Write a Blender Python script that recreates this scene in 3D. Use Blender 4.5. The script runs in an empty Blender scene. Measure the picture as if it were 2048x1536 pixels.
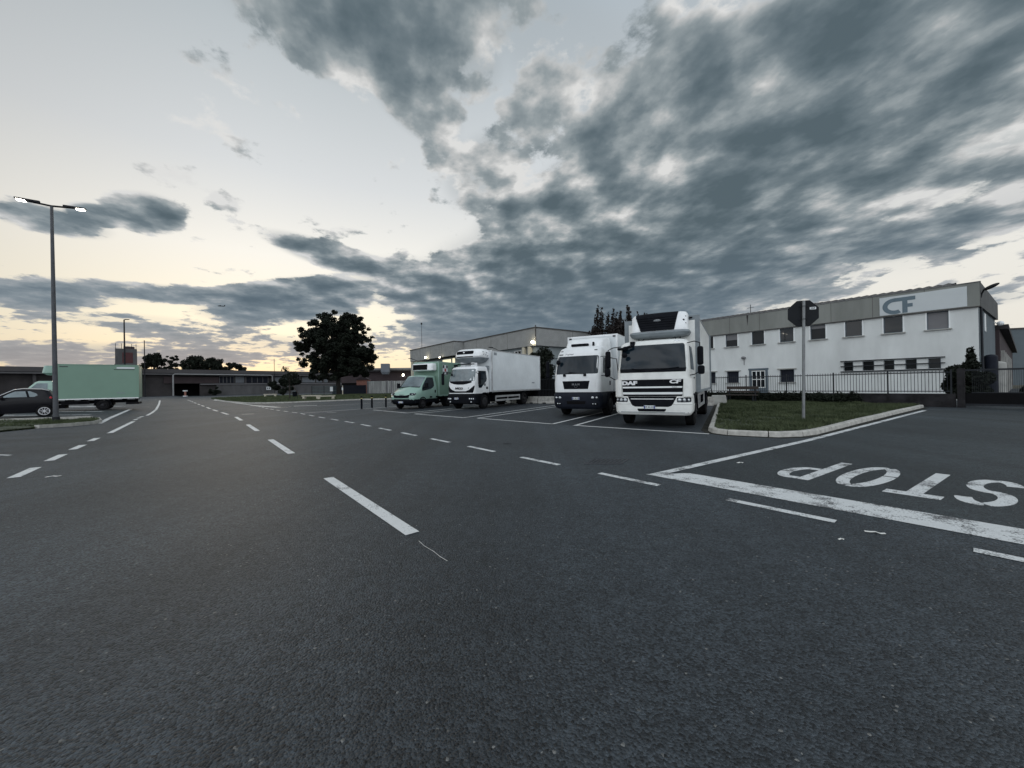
import bpy, bmesh, math, random
import numpy as np
from mathutils import Vector, Matrix, Euler
R = math.radians
random.seed(7); rng = np.random.default_rng(11)
SC = bpy.context.scene
COL = SC.collection

# ------------------------------------------------------------------ camera
cam = bpy.data.cameras.new('camera'); cam_ob = bpy.data.objects.new('camera', cam); COL.objects.link(cam_ob)
cam.sensor_width = 36; cam.lens = 36 * 770 / 2048; cam.clip_start = .05; cam.clip_end = 9000
cam_ob.matrix_world = Matrix.Translation((0, 0, 1.5)) @ Matrix.Rotation(R(90.15), 4, 'X') @ Matrix.Rotation(R(-1.0), 4, 'Z')
SC.camera = cam_ob

# ------------------------------------------------------------------ world: dusk sky with broken clouds
SC.view_settings.view_transform = 'Standard'; SC.view_settings.look = 'None'
SC.view_settings.exposure = .28; SC.view_settings.gamma = 1
W = bpy.data.worlds.new('World'); SC.world = W; W.use_nodes = True
nt = W.node_tree; nt.nodes.clear()
def N(t, **k):
    n = nt.nodes.new(t)
    for a, b in k.items():
        if a.startswith('i_'): n.inputs[int(a[2:])].default_value = b
        else: setattr(n, a, b)
    return n
def L(a, b): nt.links.new(a, b)
def math_(op, a, b=None, c=None, clamp=False):
    n = N('ShaderNodeMath', operation=op, use_clamp=clamp)
    for i, v in enumerate((a, b, c)):
        if v is None: continue
        if hasattr(v, 'links'): L(v, n.inputs[i])
        else: n.inputs[i].default_value = v
    return n.outputs[0]
def mapr(v, a, b, c=0., d=1., smooth=True):
    n = N('ShaderNodeMapRange', interpolation_type='SMOOTHSTEP' if smooth else 'LINEAR')
    L(v, n.inputs[0])
    for i, q in enumerate((a, b, c, d)): n.inputs[i + 1].default_value = q
    return n.outputs[0]
def mixc(f, a, b):
    n = N('ShaderNodeMix', data_type='RGBA')
    for i, v in ((0, f), (6, a), (7, b)):
        if hasattr(v, 'links'): L(v, n.inputs[i])
        else: n.inputs[i].default_value = v if i == 0 else (*v, 1)
    return n.outputs[2]
def ramp(v, stops):
    n = N('ShaderNodeValToRGB'); L(v, n.inputs[0]); cr = n.color_ramp
    while len(cr.elements) < len(stops): cr.elements.new(.5)
    for e, (p, c) in zip(cr.elements, stops): e.position = p; e.color = (*c, 1)
    return n.outputs[0]
tc = N('ShaderNodeTexCoord'); DIR = tc.outputs['Generated']
sep = N('ShaderNodeSeparateXYZ'); L(DIR, sep.inputs[0]); dx, dy, dz = sep.outputs
az = math_('MULTIPLY', math_('ARCTAN2', dx, dy), 180 / math.pi)
el = math_('MULTIPLY', math_('ARCSINE', dz), 180 / math.pi)
comb = N('ShaderNodeCombineXYZ'); L(az, comb.inputs[0]); L(el, comb.inputs[1]); AE = comb.outputs[0]
SUN_AZ, SUN_EL = -36., 3.
sky = N('ShaderNodeTexSky', sky_type='NISHITA', sun_disc=False)
sky.sun_elevation = R(SUN_EL); sky.sun_rotation = R(SUN_AZ); sky.air_density = 1.0; sky.dust_density = 2.0; sky.ozone_density = 1.5
skys = N('ShaderNodeVectorMath', operation='SCALE'); L(sky.outputs[0], skys.inputs[0]); skys.inputs[3].default_value = .9
# clear-air colour by elevation, warmer towards the set sun
ele = mapr(el, -2, 60, smooth=False)
cool = ramp(ele, [(0, (6.3, 6.0, 5.4)), (.1, (7.2, 6.9, 6.2)), (.28, (7.4, 7.3, 6.9)), (.5, (5.7, 6.0, 6.2)), (.8, (3.4, 4.0, 4.5)), (1, (2.6, 3.2, 3.7))])
warm = ramp(ele, [(0, (7.8, 5.6, 3.7)), (.06, (8.8, 7.2, 4.7)), (.16, (8.9, 8.2, 6.5)), (.3, (8.2, 8.0, 7.4)), (.45, (6.1, 6.3, 6.4)), (.75, (3.5, 4.0, 4.3)), (1, (2.6, 3.1, 3.5))])
sunward = mapr(math_('ABSOLUTE', math_('SUBTRACT', az, SUN_AZ + 4)), 12, 48, 1, 0)
clear = mixc(sunward, cool, warm)
leftdim = mapr(az, -75, -30, .66, 1)
lv = N('ShaderNodeVectorMath', operation='SCALE'); L(clear, lv.inputs[0]); L(leftdim, lv.inputs[3]); clear = lv.outputs[0]
clear = mixc(.06, clear, skys.outputs[0])
# cloud layer: noise on a flat layer overhead, gathered into banks
zz = math_('ADD', math_('MAXIMUM', dz, 0), .10)
pc = N('ShaderNodeCombineXYZ'); L(math_('DIVIDE', dx, zz), pc.inputs[0]); L(math_('DIVIDE', dy, zz), pc.inputs[1])
def cloudnoise(shift, scale, det, rough, stretch, dist=0.):
    m = N('ShaderNodeMapping', vector_type='TEXTURE'); L(pc.outputs[0], m.inputs[0])
    m.inputs[1].default_value = shift; m.inputs[2].default_value = (0, 0, R(17)); m.inputs[3].default_value = (1, stretch, 1)
    n = N('ShaderNodeTexNoise'); L(m.outputs[0], n.inputs['Vector'])
    n.inputs['Scale'].default_value = scale; n.inputs['Detail'].default_value = det; n.inputs['Roughness'].default_value = rough; n.inputs['Distortion'].default_value = dist
    return n.outputs[0]
sx_, sy_ = math.sin(R(SUN_AZ)), math.cos(R(SUN_AZ))
n1 = cloudnoise((0, 0, 0), 2.4, 12, .62, 1.25, .2)
r1 = cloudnoise((.7, .2, 0), 3.4, 5, .5, 1.25); r1s = cloudnoise((.7 - sx_ * .11, .2 - sy_ * .11, 0), 3.4, 5, .5, 1.25)
n2 = cloudnoise((.3, 0, 0), 5.5, 9, .6, 1.05)
aes = N('ShaderNodeVectorMath', operation='MULTIPLY'); L(AE, aes.inputs[0]); aes.inputs[1].default_value = (.55, 1.25, 1)
n3 = N('ShaderNodeTexNoise'); L(aes.outputs[0], n3.inputs['Vector'])
n3.inputs['Scale'].default_value = .22; n3.inputs['Detail'].default_value = 10; n3.inputs['Roughness'].default_value = .62
BANKS = [(-18.1, 42.5, 19, 6.5, 1.3, 1.15), (-14, 37, 8, 4.2, -30, 1.05), (-9, 31, 5, 3, -25, .62), (16.6, 15.7, 28, 8.8, .5, 1.35),
 (-1.6, 12.5, 22.3, 5, -7.2, 1.05), (34.8, 24.7, 17.5, 9.8, 10.5, 1.3), (47.4, 26.9, 9.5, 7.5, 11, 1.2), (20.4, 33.1, 14, 6.5, 13, .95),
 (-3.5, 29, 8, 5, 22, .72), (2, 22.5, 9, 5, 20, .82), (12, 25, 14, 7, 20, .92), (47.2, 14.15, 9, 2.0, 4, 1.1), (51, 19.5, 5, 2.4, 6, .75), (-43.4, 18.6, 3.6, 2.1, 8.9, .98), (-47, 17.4, 2.5, 1.2, 5, .9),
 (-50, 16.1, 4.6, 1.4, -1.2, .78), (-50.7, 9.2, 5.5, 1.5, 4, .85), (-41.9, 10.6, 11, 1.15, 2.3, .82), (-28.7, 11.5, 11, 2.8, 11.8, 1.1),
 (-23.2, 17, 10, 1.8, -11, 1.05), (-45, 3.9, 18, 1.5, 2, .66), (-43, 7.4, 13, 1.2, 0, .5), (9.5, 9.3, 18.3, 3.4, -7.5, 1.0),
 (48.8, 7.5, 6, 1.3, -2.6, .62), (-31, 5.6, 14.6, 1.7, -3.5, .58), (41.9, 34, 12.5, 6.5, -8.5, 1.15),
 (10, 40.5, 19, 7, -18, .6), (59, 18.4, 7, 7, 21, 1.1), (59, 7.2, 4.7, 1.5, 12, .6), (-57.7, 13.3, 4.5, 2.3, 3, .8),
 (8, 10.5, 22, 5.5, -3, 1.25), (3, 6.0, 17, 3.4, -2, 1.35), (-9, 8.5, 9, 3, 5, .85), (18, 11.5, 20, 5, 0, 1.2), (6, 36, 9, 4, 10, .62), (-6, 40, 7, 4, 0, .7), (50, 31, 10, 8, 8, 1.2), (26, 21, 16, 7, 8, 1.1),
 (78, 25, 20, 14, 0, .8), (0, 68, 120, 12, 0, .35), (30, 36, 30, 14, 0, .55), (46, 16, 14, 7, 4, .5)]
acc = None
for a0, e0, wa, wb, ro, s in BANKS:
    m = N('ShaderNodeMapping', vector_type='TEXTURE'); L(AE, m.inputs[0])
    m.inputs[1].default_value = (a0, e0, 0); m.inputs[2].default_value = (0, 0, R(ro)); m.inputs[3].default_value = (wa * 1.5, wb * 1.5, 1)
    vl = N('ShaderNodeVectorMath', operation='LENGTH'); L(m.outputs[0], vl.inputs[0])
    q = mapr(vl.outputs['Value'], 1, .25, 0, s)
    acc = q if acc is None else math_('SMOOTH_MAX', acc, q, .15)
lowmix = mapr(el, 8, 22)
nmix = N('ShaderNodeMix', data_type='FLOAT'); L(lowmix, nmix.inputs[0]); L(n3.outputs[0], nmix.inputs[2]); L(n1, nmix.inputs[3])
ns = math_('ADD', math_('MULTIPLY', math_('SUBTRACT', nmix.outputs[0], .5), 2.4), math_('MULTIPLY', math_('SUBTRACT', n2, .5), 1.5))
dens = math_('ADD', math_('MULTIPLY', acc, .85), math_('MULTIPLY', ns, .85))
cover = mapr(dens, .26, .46)
relief = math_('MULTIPLY', math_('SUBTRACT', r1s, r1), mapr(el, 4, 16, 0, 2.5))
thick = mapr(dens, .26, 1.25, smooth=False)
body = math_('ADD', math_('ADD', math_('MULTIPLY', thick, .56), math_('MULTIPLY', acc, .22)), relief, clamp=True)
lit = ramp(body, [(0, (6.0, 6.0, 5.9)), (.14, (4.3, 4.4, 4.4)), (.36, (2.4, 2.75, 2.9)), (.62, (1.3, 1.65, 1.85)), (.82, (.92, 1.25, 1.45)), (1, (.68, .98, 1.16))])
lowblue = mapr(el, 5, 22, 1, 0)
lit = mixc(math_('MULTIPLY', lowblue, .45), lit, (1.0, 1.42, 1.95))
warmlow = math_('MULTIPLY', mapr(el, 1.5, 9, .45, 0), sunward)
lit = mixc(warmlow, lit, (5.0, 3.9, 3.3))
clear = mixc(mapr(acc, .3, .95, 0, .85), clear, (3.1, 3.4, 3.55))
col = mixc(math_('MULTIPLY', cover, .97), clear, lit)
# unseen sky behind the camera, brightened as fill for facade and truck fronts
back = mapr(dy, .12, -.35)
backc = ramp(ele, [(0, (9.6, 10, 10.4)), (.5, (12.4, 13, 13.6)), (1, (9.4, 10.1, 10.9))])
backc = mixc(mapr(n1, .42, .62), backc, (5.6, 6.3, 7.0))
col = mixc(back, col, backc)
bg = N('ShaderNodeBackground'); L(col, bg.inputs[0]); bg.inputs[1].default_value = .10
out = N('ShaderNodeOutputWorld'); L(bg.outputs[0], out.inputs[0])

sun = bpy.data.lights.new('sun', 'SUN'); sun.energy = .35; sun.angle = R(16); sun.color = (1, .86, .7)
sun_ob = bpy.data.objects.new('sun', sun); COL.objects.link(sun_ob)
sd = Vector((math.sin(R(SUN_AZ)) * math.cos(R(SUN_EL)), math.cos(R(SUN_AZ)) * math.cos(R(SUN_EL)), math.sin(R(SUN_EL))))
sun_ob.rotation_euler = sd.to_track_quat('Z', 'Y').to_euler()

# ------------------------------------------------------------------ materials
def M(name, c, rough=.6, metal=0., var=.12, scale=2., c2=None, bump=0., bscale=60., spec=.5, coat=0., stretch=None, emit=None, estr=0., fine=0.):
    m = bpy.data.materials.new(name); m.use_nodes = True
    t = m.node_tree; b = t.nodes['Principled BSDF']
    b.inputs['Roughness'].default_value = rough; b.inputs['Metallic'].default_value = metal
    b.inputs['Specular IOR Level'].default_value = spec; b.inputs['Coat Weight'].default_value = coat
    def nn(ty): return t.nodes.new(ty)
    co = nn('ShaderNodeTexCoord'); v = co.outputs['Object']
    if stretch:
        mpn = nn('ShaderNodeMapping'); mpn.inputs[3].default_value = stretch; t.links.new(v, mpn.inputs[0]); v = mpn.outputs[0]
    no = nn('ShaderNodeTexNoise'); no.inputs['Scale'].default_value = scale; no.inputs['Detail'].default_value = 6; no.inputs['Roughness'].default_value = .6
    t.links.new(v, no.inputs['Vector'])
    mr = nn('ShaderNodeMapRange'); mr.inputs[1].default_value = .3; mr.inputs[2].default_value = .7; t.links.new(no.outputs[0], mr.inputs[0])
    mx = nn('ShaderNodeMix'); mx.data_type = 'RGBA'
    a = tuple(min(1, q * (1 - var)) for q in c); d = c2 or tuple(min(1, q * (1 + var)) for q in c)
    mx.inputs[6].default_value = (*a, 1); mx.inputs[7].default_value = (*d, 1); t.links.new(mr.outputs[0], mx.inputs[0])
    outc = mx.outputs[2]
    if fine:
        nf = nn('ShaderNodeTexNoise'); nf.inputs['Scale'].default_value = bscale; nf.inputs['Detail'].default_value = 3; t.links.new(co.outputs['Object'], nf.inputs['Vector'])
        mf = nn('ShaderNodeMapRange'); mf.inputs[1].default_value = .3; mf.inputs[2].default_value = .7; mf.inputs[3].default_value = 1 - fine; mf.inputs[4].default_value = 1 + fine
        t.links.new(nf.outputs[0], mf.inputs[0])
        mm = nn('ShaderNodeVectorMath'); mm.operation = 'SCALE'; t.links.new(outc, mm.inputs[0]); t.links.new(mf.outputs[0], mm.inputs[3]); outc = mm.outputs[0]
    t.links.new(outc, b.inputs['Base Color'])
    if bump:
        nb = nn('ShaderNodeTexNoise'); nb.inputs['Scale'].default_value = bscale; nb.inputs['Detail'].default_value = 4
        t.links.new(co.outputs['Object'], nb.inputs['Vector'])
        bu = nn('ShaderNodeBump'); bu.inputs['Strength'].default_value = bump; bu.inputs['Distance'].default_value = .02
        t.links.new(nb.outputs[0], bu.inputs['Height']); t.links.new(bu.outputs[0], b.inputs['Normal'])
    if emit:
        b.inputs['Emission Color'].default_value = (*emit, 1); b.inputs['Emission Strength'].default_value = estr
    return m

def asphalt_mat(name, base, patch):
    m = bpy.data.materials.new(name); m.use_nodes = True; t = m.node_tree; b = t.nodes['Principled BSDF']
    def nn(ty): return t.nodes.new(ty)
    co = nn('ShaderNodeTexCoord'); v = co.outputs['Object']
    def noise(sc, det=5, ro=.6, st=None):
        n = nn('ShaderNodeTexNoise'); n.inputs['Scale'].default_value = sc; n.inputs['Detail'].default_value = det; n.inputs['Roughness'].default_value = ro
        if st:
            mpn = nn('ShaderNodeMapping'); mpn.inputs[2].default_value = (0, 0, R(-39.4)); mpn.inputs[3].default_value = st
            t.links.new(v, mpn.inputs[0]); t.links.new(mpn.outputs[0], n.inputs['Vector'])
        else: t.links.new(v, n.inputs['Vector'])
        return n.outputs[0]
    def mr(x, a, bb, c, d):
        n = nn('ShaderNodeMapRange'); t.links.new(x, n.inputs[0])
        for i, q in enumerate((a, bb, c, d)): n.inputs[i + 1].default_value = q
        return n.outputs[0]
    def mul(a, bb):
        n = nn('ShaderNodeMath'); n.operation = 'MULTIPLY'; t.links.new(a, n.inputs[0]); t.links.new(bb, n.inputs[1]); return n.outputs[0]
    large = mr(noise(.22), .3, .7, 1 - patch, 1 + patch)
    tracks = mr(noise(.7, 4, .6, (1, .05, 1)), .32, .68, .7, 1.3)
    mid = mr(noise(7, 5, .7), .28, .72, .72, 1.28)
    vo = nn('ShaderNodeTexVoronoi'); vo.inputs['Scale'].default_value = 78; t.links.new(v, vo.inputs['Vector'])
    sepc = nn('ShaderNodeSeparateColor'); t.links.new(vo.outputs['Color'], sepc.inputs[0])
    stone = mr(sepc.outputs[0], 0, 1, .3, 1.7)
    fleck = mr(sepc.outputs[1], .995, .999, 0, .8)
    k = mul(mul(large, tracks), mul(mid, stone))
    sc = nn('ShaderNodeVectorMath'); sc.operation = 'SCALE'; sc.inputs[0].default_value = base; t.links.new(k, sc.inputs[3])
    mx = nn('ShaderNodeMix'); mx.data_type = 'RGBA'; t.links.new(fleck, mx.inputs[0]); t.links.new(sc.outputs[0], mx.inputs[6]); mx.inputs[7].default_value = (.22, .22, .21, 1)
    t.links.new(mx.outputs[2], b.inputs['Base Color'])
    b.inputs['Roughness'].default_value = .6; b.inputs['Specular IOR Level'].default_value = .36
    bu = nn('ShaderNodeBump'); bu.inputs['Strength'].default_value = 1; bu.inputs['Distance'].default_value = .012
    h = nn('ShaderNodeMath'); h.operation = 'SUBTRACT'; t.links.new(noise(60, 3), h.inputs[0]); t.links.new(vo.outputs['Distance'], h.inputs[1])
    t.links.new(h.outputs[0], bu.inputs['Height']); t.links.new(bu.outputs[0], b.inputs['Normal'])
    return m

def paint_mat(name, c, wear):
    m = bpy.data.materials.new(name); m.use_nodes = True; t = m.node_tree; b = t.nodes['Principled BSDF']
    def nn(ty): return t.nodes.new(ty)
    co = nn('ShaderNodeTexCoord'); v = co.outputs['Object']
    a = nn('ShaderNodeTexNoise'); a.inputs['Scale'].default_value = 70; a.inputs['Detail'].default_value = 4; t.links.new(v, a.inputs['Vector'])
    g = nn('ShaderNodeTexNoise'); g.inputs['Scale'].default_value = 2.5; g.inputs['Detail'].default_value = 7; g.inputs['Roughness'].default_value = .7; t.links.new(v, g.inputs['Vector'])
    a7 = nn('ShaderNodeMath'); a7.operation = 'MULTIPLY'; a7.inputs[1].default_value = .75; t.links.new(a.outputs[0], a7.inputs[0])
    s = nn('ShaderNodeMath'); s.operation = 'MULTIPLY_ADD'; s.inputs[1].default_value = 1.3; t.links.new(g.outputs[0], s.inputs[0]); t.links.new(a7.outputs[0], s.inputs[2])
    r = nn('ShaderNodeMapRange'); r.inputs[1].default_value = 1.32 - wear * .5; r.inputs[2].default_value = 1.46 - wear * .45; t.links.new(s.outputs[0], r.inputs[0])
    g2 = nn('ShaderNodeMapRange'); g2.inputs[1].default_value = .3; g2.inputs[2].default_value = .7; g2.inputs[3].default_value = .78; g2.inputs[4].default_value = 1.05; t.links.new(g.outputs[0], g2.inputs[0])
    sc = nn('ShaderNodeVectorMath'); sc.operation = 'SCALE'; sc.inputs[0].default_value = c; t.links.new(g2.outputs[0], sc.inputs[3])
    x = nn('ShaderNodeMix'); x.data_type = 'RGBA'; t.links.new(r.outputs[0], x.inputs[0]); t.links.new(sc.outputs[0], x.inputs[6]); x.inputs[7].default_value = (.09, .092, .095, 1)
    t.links.new(x.outputs[2], b.inputs['Base Color']); b.inputs['Roughness'].default_value = .7
    bu = nn('ShaderNodeBump'); bu.inputs['Strength'].default_value = .5; bu.inputs['Distance'].default_value = .005
    t.links.new(a.outputs[0], bu.inputs['Height']); t.links.new(bu.outputs[0], b.inputs['Normal'])
    return m

m_asphalt = asphalt_mat('asphalt', (.0345, .0425, .050), .36)
m_bayshade = asphalt_mat('shaded_bay_asphalt', (.024, .030, .037), .25)  # darker bay asphalt tone with the trucks' shade painted in
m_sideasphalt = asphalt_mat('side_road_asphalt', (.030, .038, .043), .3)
m_earth = M('earth', (.09, .085, .06), .95, var=.3, scale=.3)
m_line = paint_mat('road_paint', (.70, .71, .70), .42)
m_wornline = paint_mat('worn_road_paint', (.70, .72, .72), .6)
m_kerb = M('kerb_concrete', (.42, .41, .38), .85, var=.3, scale=5, bump=.4, bscale=50)
m_conc = M('concrete', (.36, .36, .34), .9, var=.25, scale=1.5, bump=.3, bscale=30)
m_grassground = M('turf_soil', (.04, .05, .028), .95, var=.4, scale=3)
m_grass = M('grass_blades', (.05, .07, .033), .85, var=.45, scale=1.1, spec=.1, c2=(.105, .125, .07))
m_farturf = M('far_turf', (.05, .066, .034), .95, var=.4, scale=.8, bump=.6, bscale=8)
m_leaf = M('leaf_dark', (.013, .017, .012), .75, var=.5, scale=.6, spec=.15)
m_leaf2 = M('leaf_green', (.045, .07, .03), .7, var=.45, scale=1.5, spec=.3)
m_bark = M('bark', (.024, .021, .018), .95, var=.3, scale=6, bump=.6, bscale=25)
m_white = M('white_vehicle_paint', (.82, .84, .85), .32, fine=.02, bscale=6, var=.08, scale=1.2, coat=.35)
m_whitedirty = M('cream_white_paint', (.79, .80, .775), .4, var=.1, scale=2.5, coat=.2, fine=.03)
m_boxwhite = M('white_box_panel', (.71, .75, .77), .45, fine=.02, bscale=6, var=.08, scale=.8)
m_green = M('mint_paint', (.27, .42, .355), .35, var=.06, scale=1, coat=.7)
m_greenbox = M('mint_box_panel', (.175, .285, .222), .5, var=.05, scale=.8)
m_black = M('black_plastic', (.007, .008, .011), .55, var=.3, scale=4, spec=.06)
m_bluegrey = M('dark_grey_plastic', (.014, .017, .026), .55, var=.2, scale=3, spec=.12)
m_rubber = M('tyre_rubber', (.010, .010, .011), .9, spec=.15, var=.3, scale=8, bump=.4, bscale=40)
m_rim = M('steel_rim', (.032, .032, .035), .7, metal=.2, spec=.2, var=.3, scale=6)
m_alloy = M('alloy_rim', (.62, .63, .65), .3, metal=.7, var=.1)
m_chassis = M('chassis_metal', (.010, .010, .012), .85, spec=.06, var=.4, scale=4)
m_alu = M('aluminium', (.55, .56, .57), .35, metal=.6, var=.1, scale=3)
m_greytrim = M('grey_trim', (.2, .23, .25), .5, var=.15, scale=3)
m_glass = M('windscreen_glass', (.008, .016, .024), .04, var=.5, scale=.8, spec=.36)
m_glasslight = M('painted_reflection_glass', (.13, .165, .18), .05, var=.5, scale=.9, spec=.8)  # pale sky reflections painted into the base colour of the glass
m_lens = M('headlight_lens', (.6, .63, .65), .12, metal=.35, var=.5, scale=14, coat=1)
m_plate = M('number_plate_white', (.65, .68, .7), .4, var=.05)
m_plateblue = M('number_plate_blue', (.03, .06, .25), .4)
m_ink = M('dark_lettering', (.03, .032, .035), .5)
m_letterwhite = M('chrome_lettering', (.75, .76, .77), .3, var=.03)
m_badgegrey = M('grey_badge', (.16, .17, .18), .3, metal=.5)
m_red = M('red_square', (.38, .02, .03), .6)
m_dullred = M('dull_red_panel', (.07, .026, .028), .9)
m_pole = M('galvanised_pole', (.22, .23, .235), .55, metal=.3, var=.25, scale=3, fine=.08, bscale=40)
m_poledark = M('dark_pole', (.02, .021, .024), .7, var=.2, spec=.15)
m_lamppole = M('painted_lamp_pole', (.085, .09, .1), .6, var=.2, scale=3, fine=.1, bscale=30, spec=.2)
m_signback = M('sign_back', (.010, .012, .015), .6, var=.2, spec=.2)
m_glow = M('lit_lamp_lens', (1, .95, .8), .5, emit=(1, .88, .62), estr=26)
m_ledglow = M('lit_led_lens', (1, .98, .9), .5, emit=(1, .95, .82), estr=30)
m_windowglow = M('lit_window', (.9, .85, .6), .5, emit=(1, .9, .62), estr=.75)
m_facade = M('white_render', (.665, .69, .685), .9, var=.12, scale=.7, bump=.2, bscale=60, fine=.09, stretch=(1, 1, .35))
m_side = M('side_shade_render', (.11, .135, .15), .9, var=.12, scale=.6, fine=.06)  # factory side's shade painted into a darker render, as in the band below
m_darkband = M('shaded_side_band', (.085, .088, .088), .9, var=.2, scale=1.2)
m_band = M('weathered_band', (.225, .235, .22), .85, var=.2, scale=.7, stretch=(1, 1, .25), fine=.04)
m_signpanel = M('sign_panel', (.56, .60, .615), .55, var=.04, scale=1)
m_logo = M('steel_blue_logo', (.11, .16, .195), .5, var=.06)
m_roof = M('corrugated_roof', (.06, .055, .052), .8, var=.25, scale=2)
m_frame = M('white_frame', (.82, .84, .84), .5, var=.05)
m_doorframe = M('slate_frame', (.10, .13, .155), .6, var=.1)
m_winglass = M('window_glass', (.007, .009, .011), .06, var=.3, scale=1, spec=.22)
m_shutter = M('grey_blind', (.155, .155, .165), .5, var=.06)
m_iron = M('painted_iron', (.022, .025, .03), .6, var=.2, spec=.2)
m_pebble = M('pebbled_concrete', (.27, .275, .27), .95, var=.12, scale=1.2, bump=.5, bscale=18, fine=.22)
m_warewall = M('warehouse_lower_wall', (.22, .25, .26), .9, var=.15, scale=.6, stretch=(1, 1, .3))
m_cream = M('cream_wall', (.5, .47, .38), .9, var=.1)
m_farroof = M('far_fascia', (.065, .062, .065), .85, var=.15, scale=.3)
m_farlight = M('far_pale_band', (.19, .19, .2), .85, var=.1, scale=.3)
m_farwall = M('far_dark_wall', (.035, .032, .033), .95, var=.45, scale=.35)
m_brown = M('brown_panel', (.045, .033, .036), .9, var=.2, scale=.4)
m_fargrey = M('far_grey_wall', (.085, .085, .088), .95, var=.3, scale=.5, stretch=(1, 1, .3))
m_farpanel = M('far_bluegrey_panel', (.15, .17, .195), .6, var=.15, scale=.5)
m_dark = M('dark_void', (.008, .008, .009), .95, spec=.1)
m_pipe = M('pipe_grey', (.26, .265, .27), .6, var=.1)
m_wood = M('dark_wood', (.045, .035, .03), .8, var=.3, scale=6, stretch=(.2, 6, 6))
m_stone = M('bench_stone', (.5, .46, .38), .9, var=.15, scale=3)
m_brick = M('brick_red', (.28, .13, .1), .9, var=.2, scale=2)
m_yellow = M('yellow_board', (.6, .5, .12), .6)
m_cap = M('bollard_band', (.6, .5, .2), .5)
m_litter = M('white_paper', (.75, .75, .72), .8)
m_carpaint = M('black_car_paint', (.010, .010, .013), .3, var=.1, spec=.15, coat=.12)
m_sidewall = M('dark_stone_wall', (.026, .025, .027), .95, spec=.1, var=.5, scale=2.5, bump=.6, bscale=8)

# ------------------------------------------------------------------ mesh helpers
class MB:
    def __init__(s): s.v = []; s.f = []
    def add(s, vs, fs):
        o = len(s.v); s.v += [tuple(map(float, q)) for q in vs]; s.f += [tuple(i + o for i in f) for f in fs]; return s
    def hexa(s, p): return s.add(p, [(0, 3, 2, 1), (4, 5, 6, 7), (0, 1, 5, 4), (1, 2, 6, 5), (2, 3, 7, 6), (3, 0, 4, 7)])
    def box(s, x0, x1, y0, y1, z0, z1):
        return s.hexa([(x0, y0, z0), (x1, y0, z0), (x1, y1, z0), (x0, y1, z0), (x0, y0, z1), (x1, y0, z1), (x1, y1, z1), (x0, y1, z1)])
    def beam(s, a, b, w, h, up=(0, 0, 1)):
        a, b = Vector(a), Vector(b); d = (b - a).normalized(); u = Vector(up)
        if abs(d.dot(u)) > .95: u = Vector((1, 0, 0))
        sx = d.cross(u).normalized() * w / 2; sz = sx.cross(d).normalized() * h / 2
        return s.hexa([a - sx - sz, a + sx - sz, b + sx - sz, b - sx - sz, a - sx + sz, a + sx + sz, b + sx + sz, b - sx + sz])
    def tube(s, pts, r, n=10, cap=True):
        pts = [Vector(p) for p in pts]; rr = r if hasattr(r, '__len__') else [r] * len(pts); vs = []; prev = None
        for i, p in enumerate(pts):
            d = (pts[min(i + 1, len(pts) - 1)] - pts[max(i - 1, 0)]).normalized()
            if prev is None: u = d.orthogonal().normalized()
            else: u = (prev - d * prev.dot(d)).normalized()
            prev = u; w = d.cross(u)
            vs += [p + (u * math.cos(2 * math.pi * k / n) + w * math.sin(2 * math.pi * k / n)) * rr[i] for k in range(n)]
        fs = [(i * n + k, i * n + (k + 1) % n, (i + 1) * n + (k + 1) % n, (i + 1) * n + k) for i in range(len(pts) - 1) for k in range(n)]
        if cap: fs += [tuple(range(n - 1, -1, -1)), tuple((len(pts) - 1) * n + k for k in range(n))]
        return s.add(vs, fs)
    def lathe(s, prof, c, axis='x', n=28, cap=True):
        vs = []
        for a, r in prof:
            for k in range(n):
                t = 2 * math.pi * k / n; u, w = r * math.cos(t), r * math.sin(t)
                vs.append((c[0] + a, c[1] + u, c[2] + w) if axis == 'x' else (c[0] + u, c[1] + w, c[2] + a))
        m = len(prof); fs = [(i * n + k, i * n + (k + 1) % n, (i + 1) * n + (k + 1) % n, (i + 1) * n + k) for i in range(m - 1) for k in range(n)]
        if cap: fs += [tuple(range(n)), tuple((m - 1) * n + k for k in range(n))]
        return s.add(vs, fs)
    def ball(s, c, r, n=10):
        pr = [(-r[2] * math.cos(math.pi * i / n), math.sin(math.pi * i / n)) for i in range(n + 1)]; vs = []
        for a, q in pr:
            for k in range(n): vs.append((c[0] + r[0] * max(q, .01) * math.cos(2 * math.pi * k / n), c[1] + r[1] * max(q, .01) * math.sin(2 * math.pi * k / n), c[2] + a))
        return s.add(vs, [(i * n + k, i * n + (k + 1) % n, (i + 1) * n + (k + 1) % n, (i + 1) * n + k) for i in range(n) for k in range(n)])
    def grid(s, P, closed=False):
        r, c = len(P), len(P[0]); vs = [q for row in P for q in row]
        fs = [(i * c + k, i * c + (k + 1) % c, (i + 1) * c + (k + 1) % c, (i + 1) * c + k) for i in range(r - 1) for k in range(c if closed else c - 1)]
        return s.add(vs, fs)
    def prism(s, poly, f0, f1):      # poly: 2D points, f0/f1 map (u, v) to the two faces
        n = len(poly); vs = [f0(*p) for p in poly] + [f1(*p) for p in poly]
        return s.add(vs, [tuple(range(n - 1, -1, -1)), tuple(range(n, 2 * n))] + [(k, (k + 1) % n, n + (k + 1) % n, n + k) for k in range(n)])
    def xf(s, fn, start=0):
        for i in range(start, len(s.v)): s.v[i] = tuple(fn(*s.v[i]))
        return s

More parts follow.
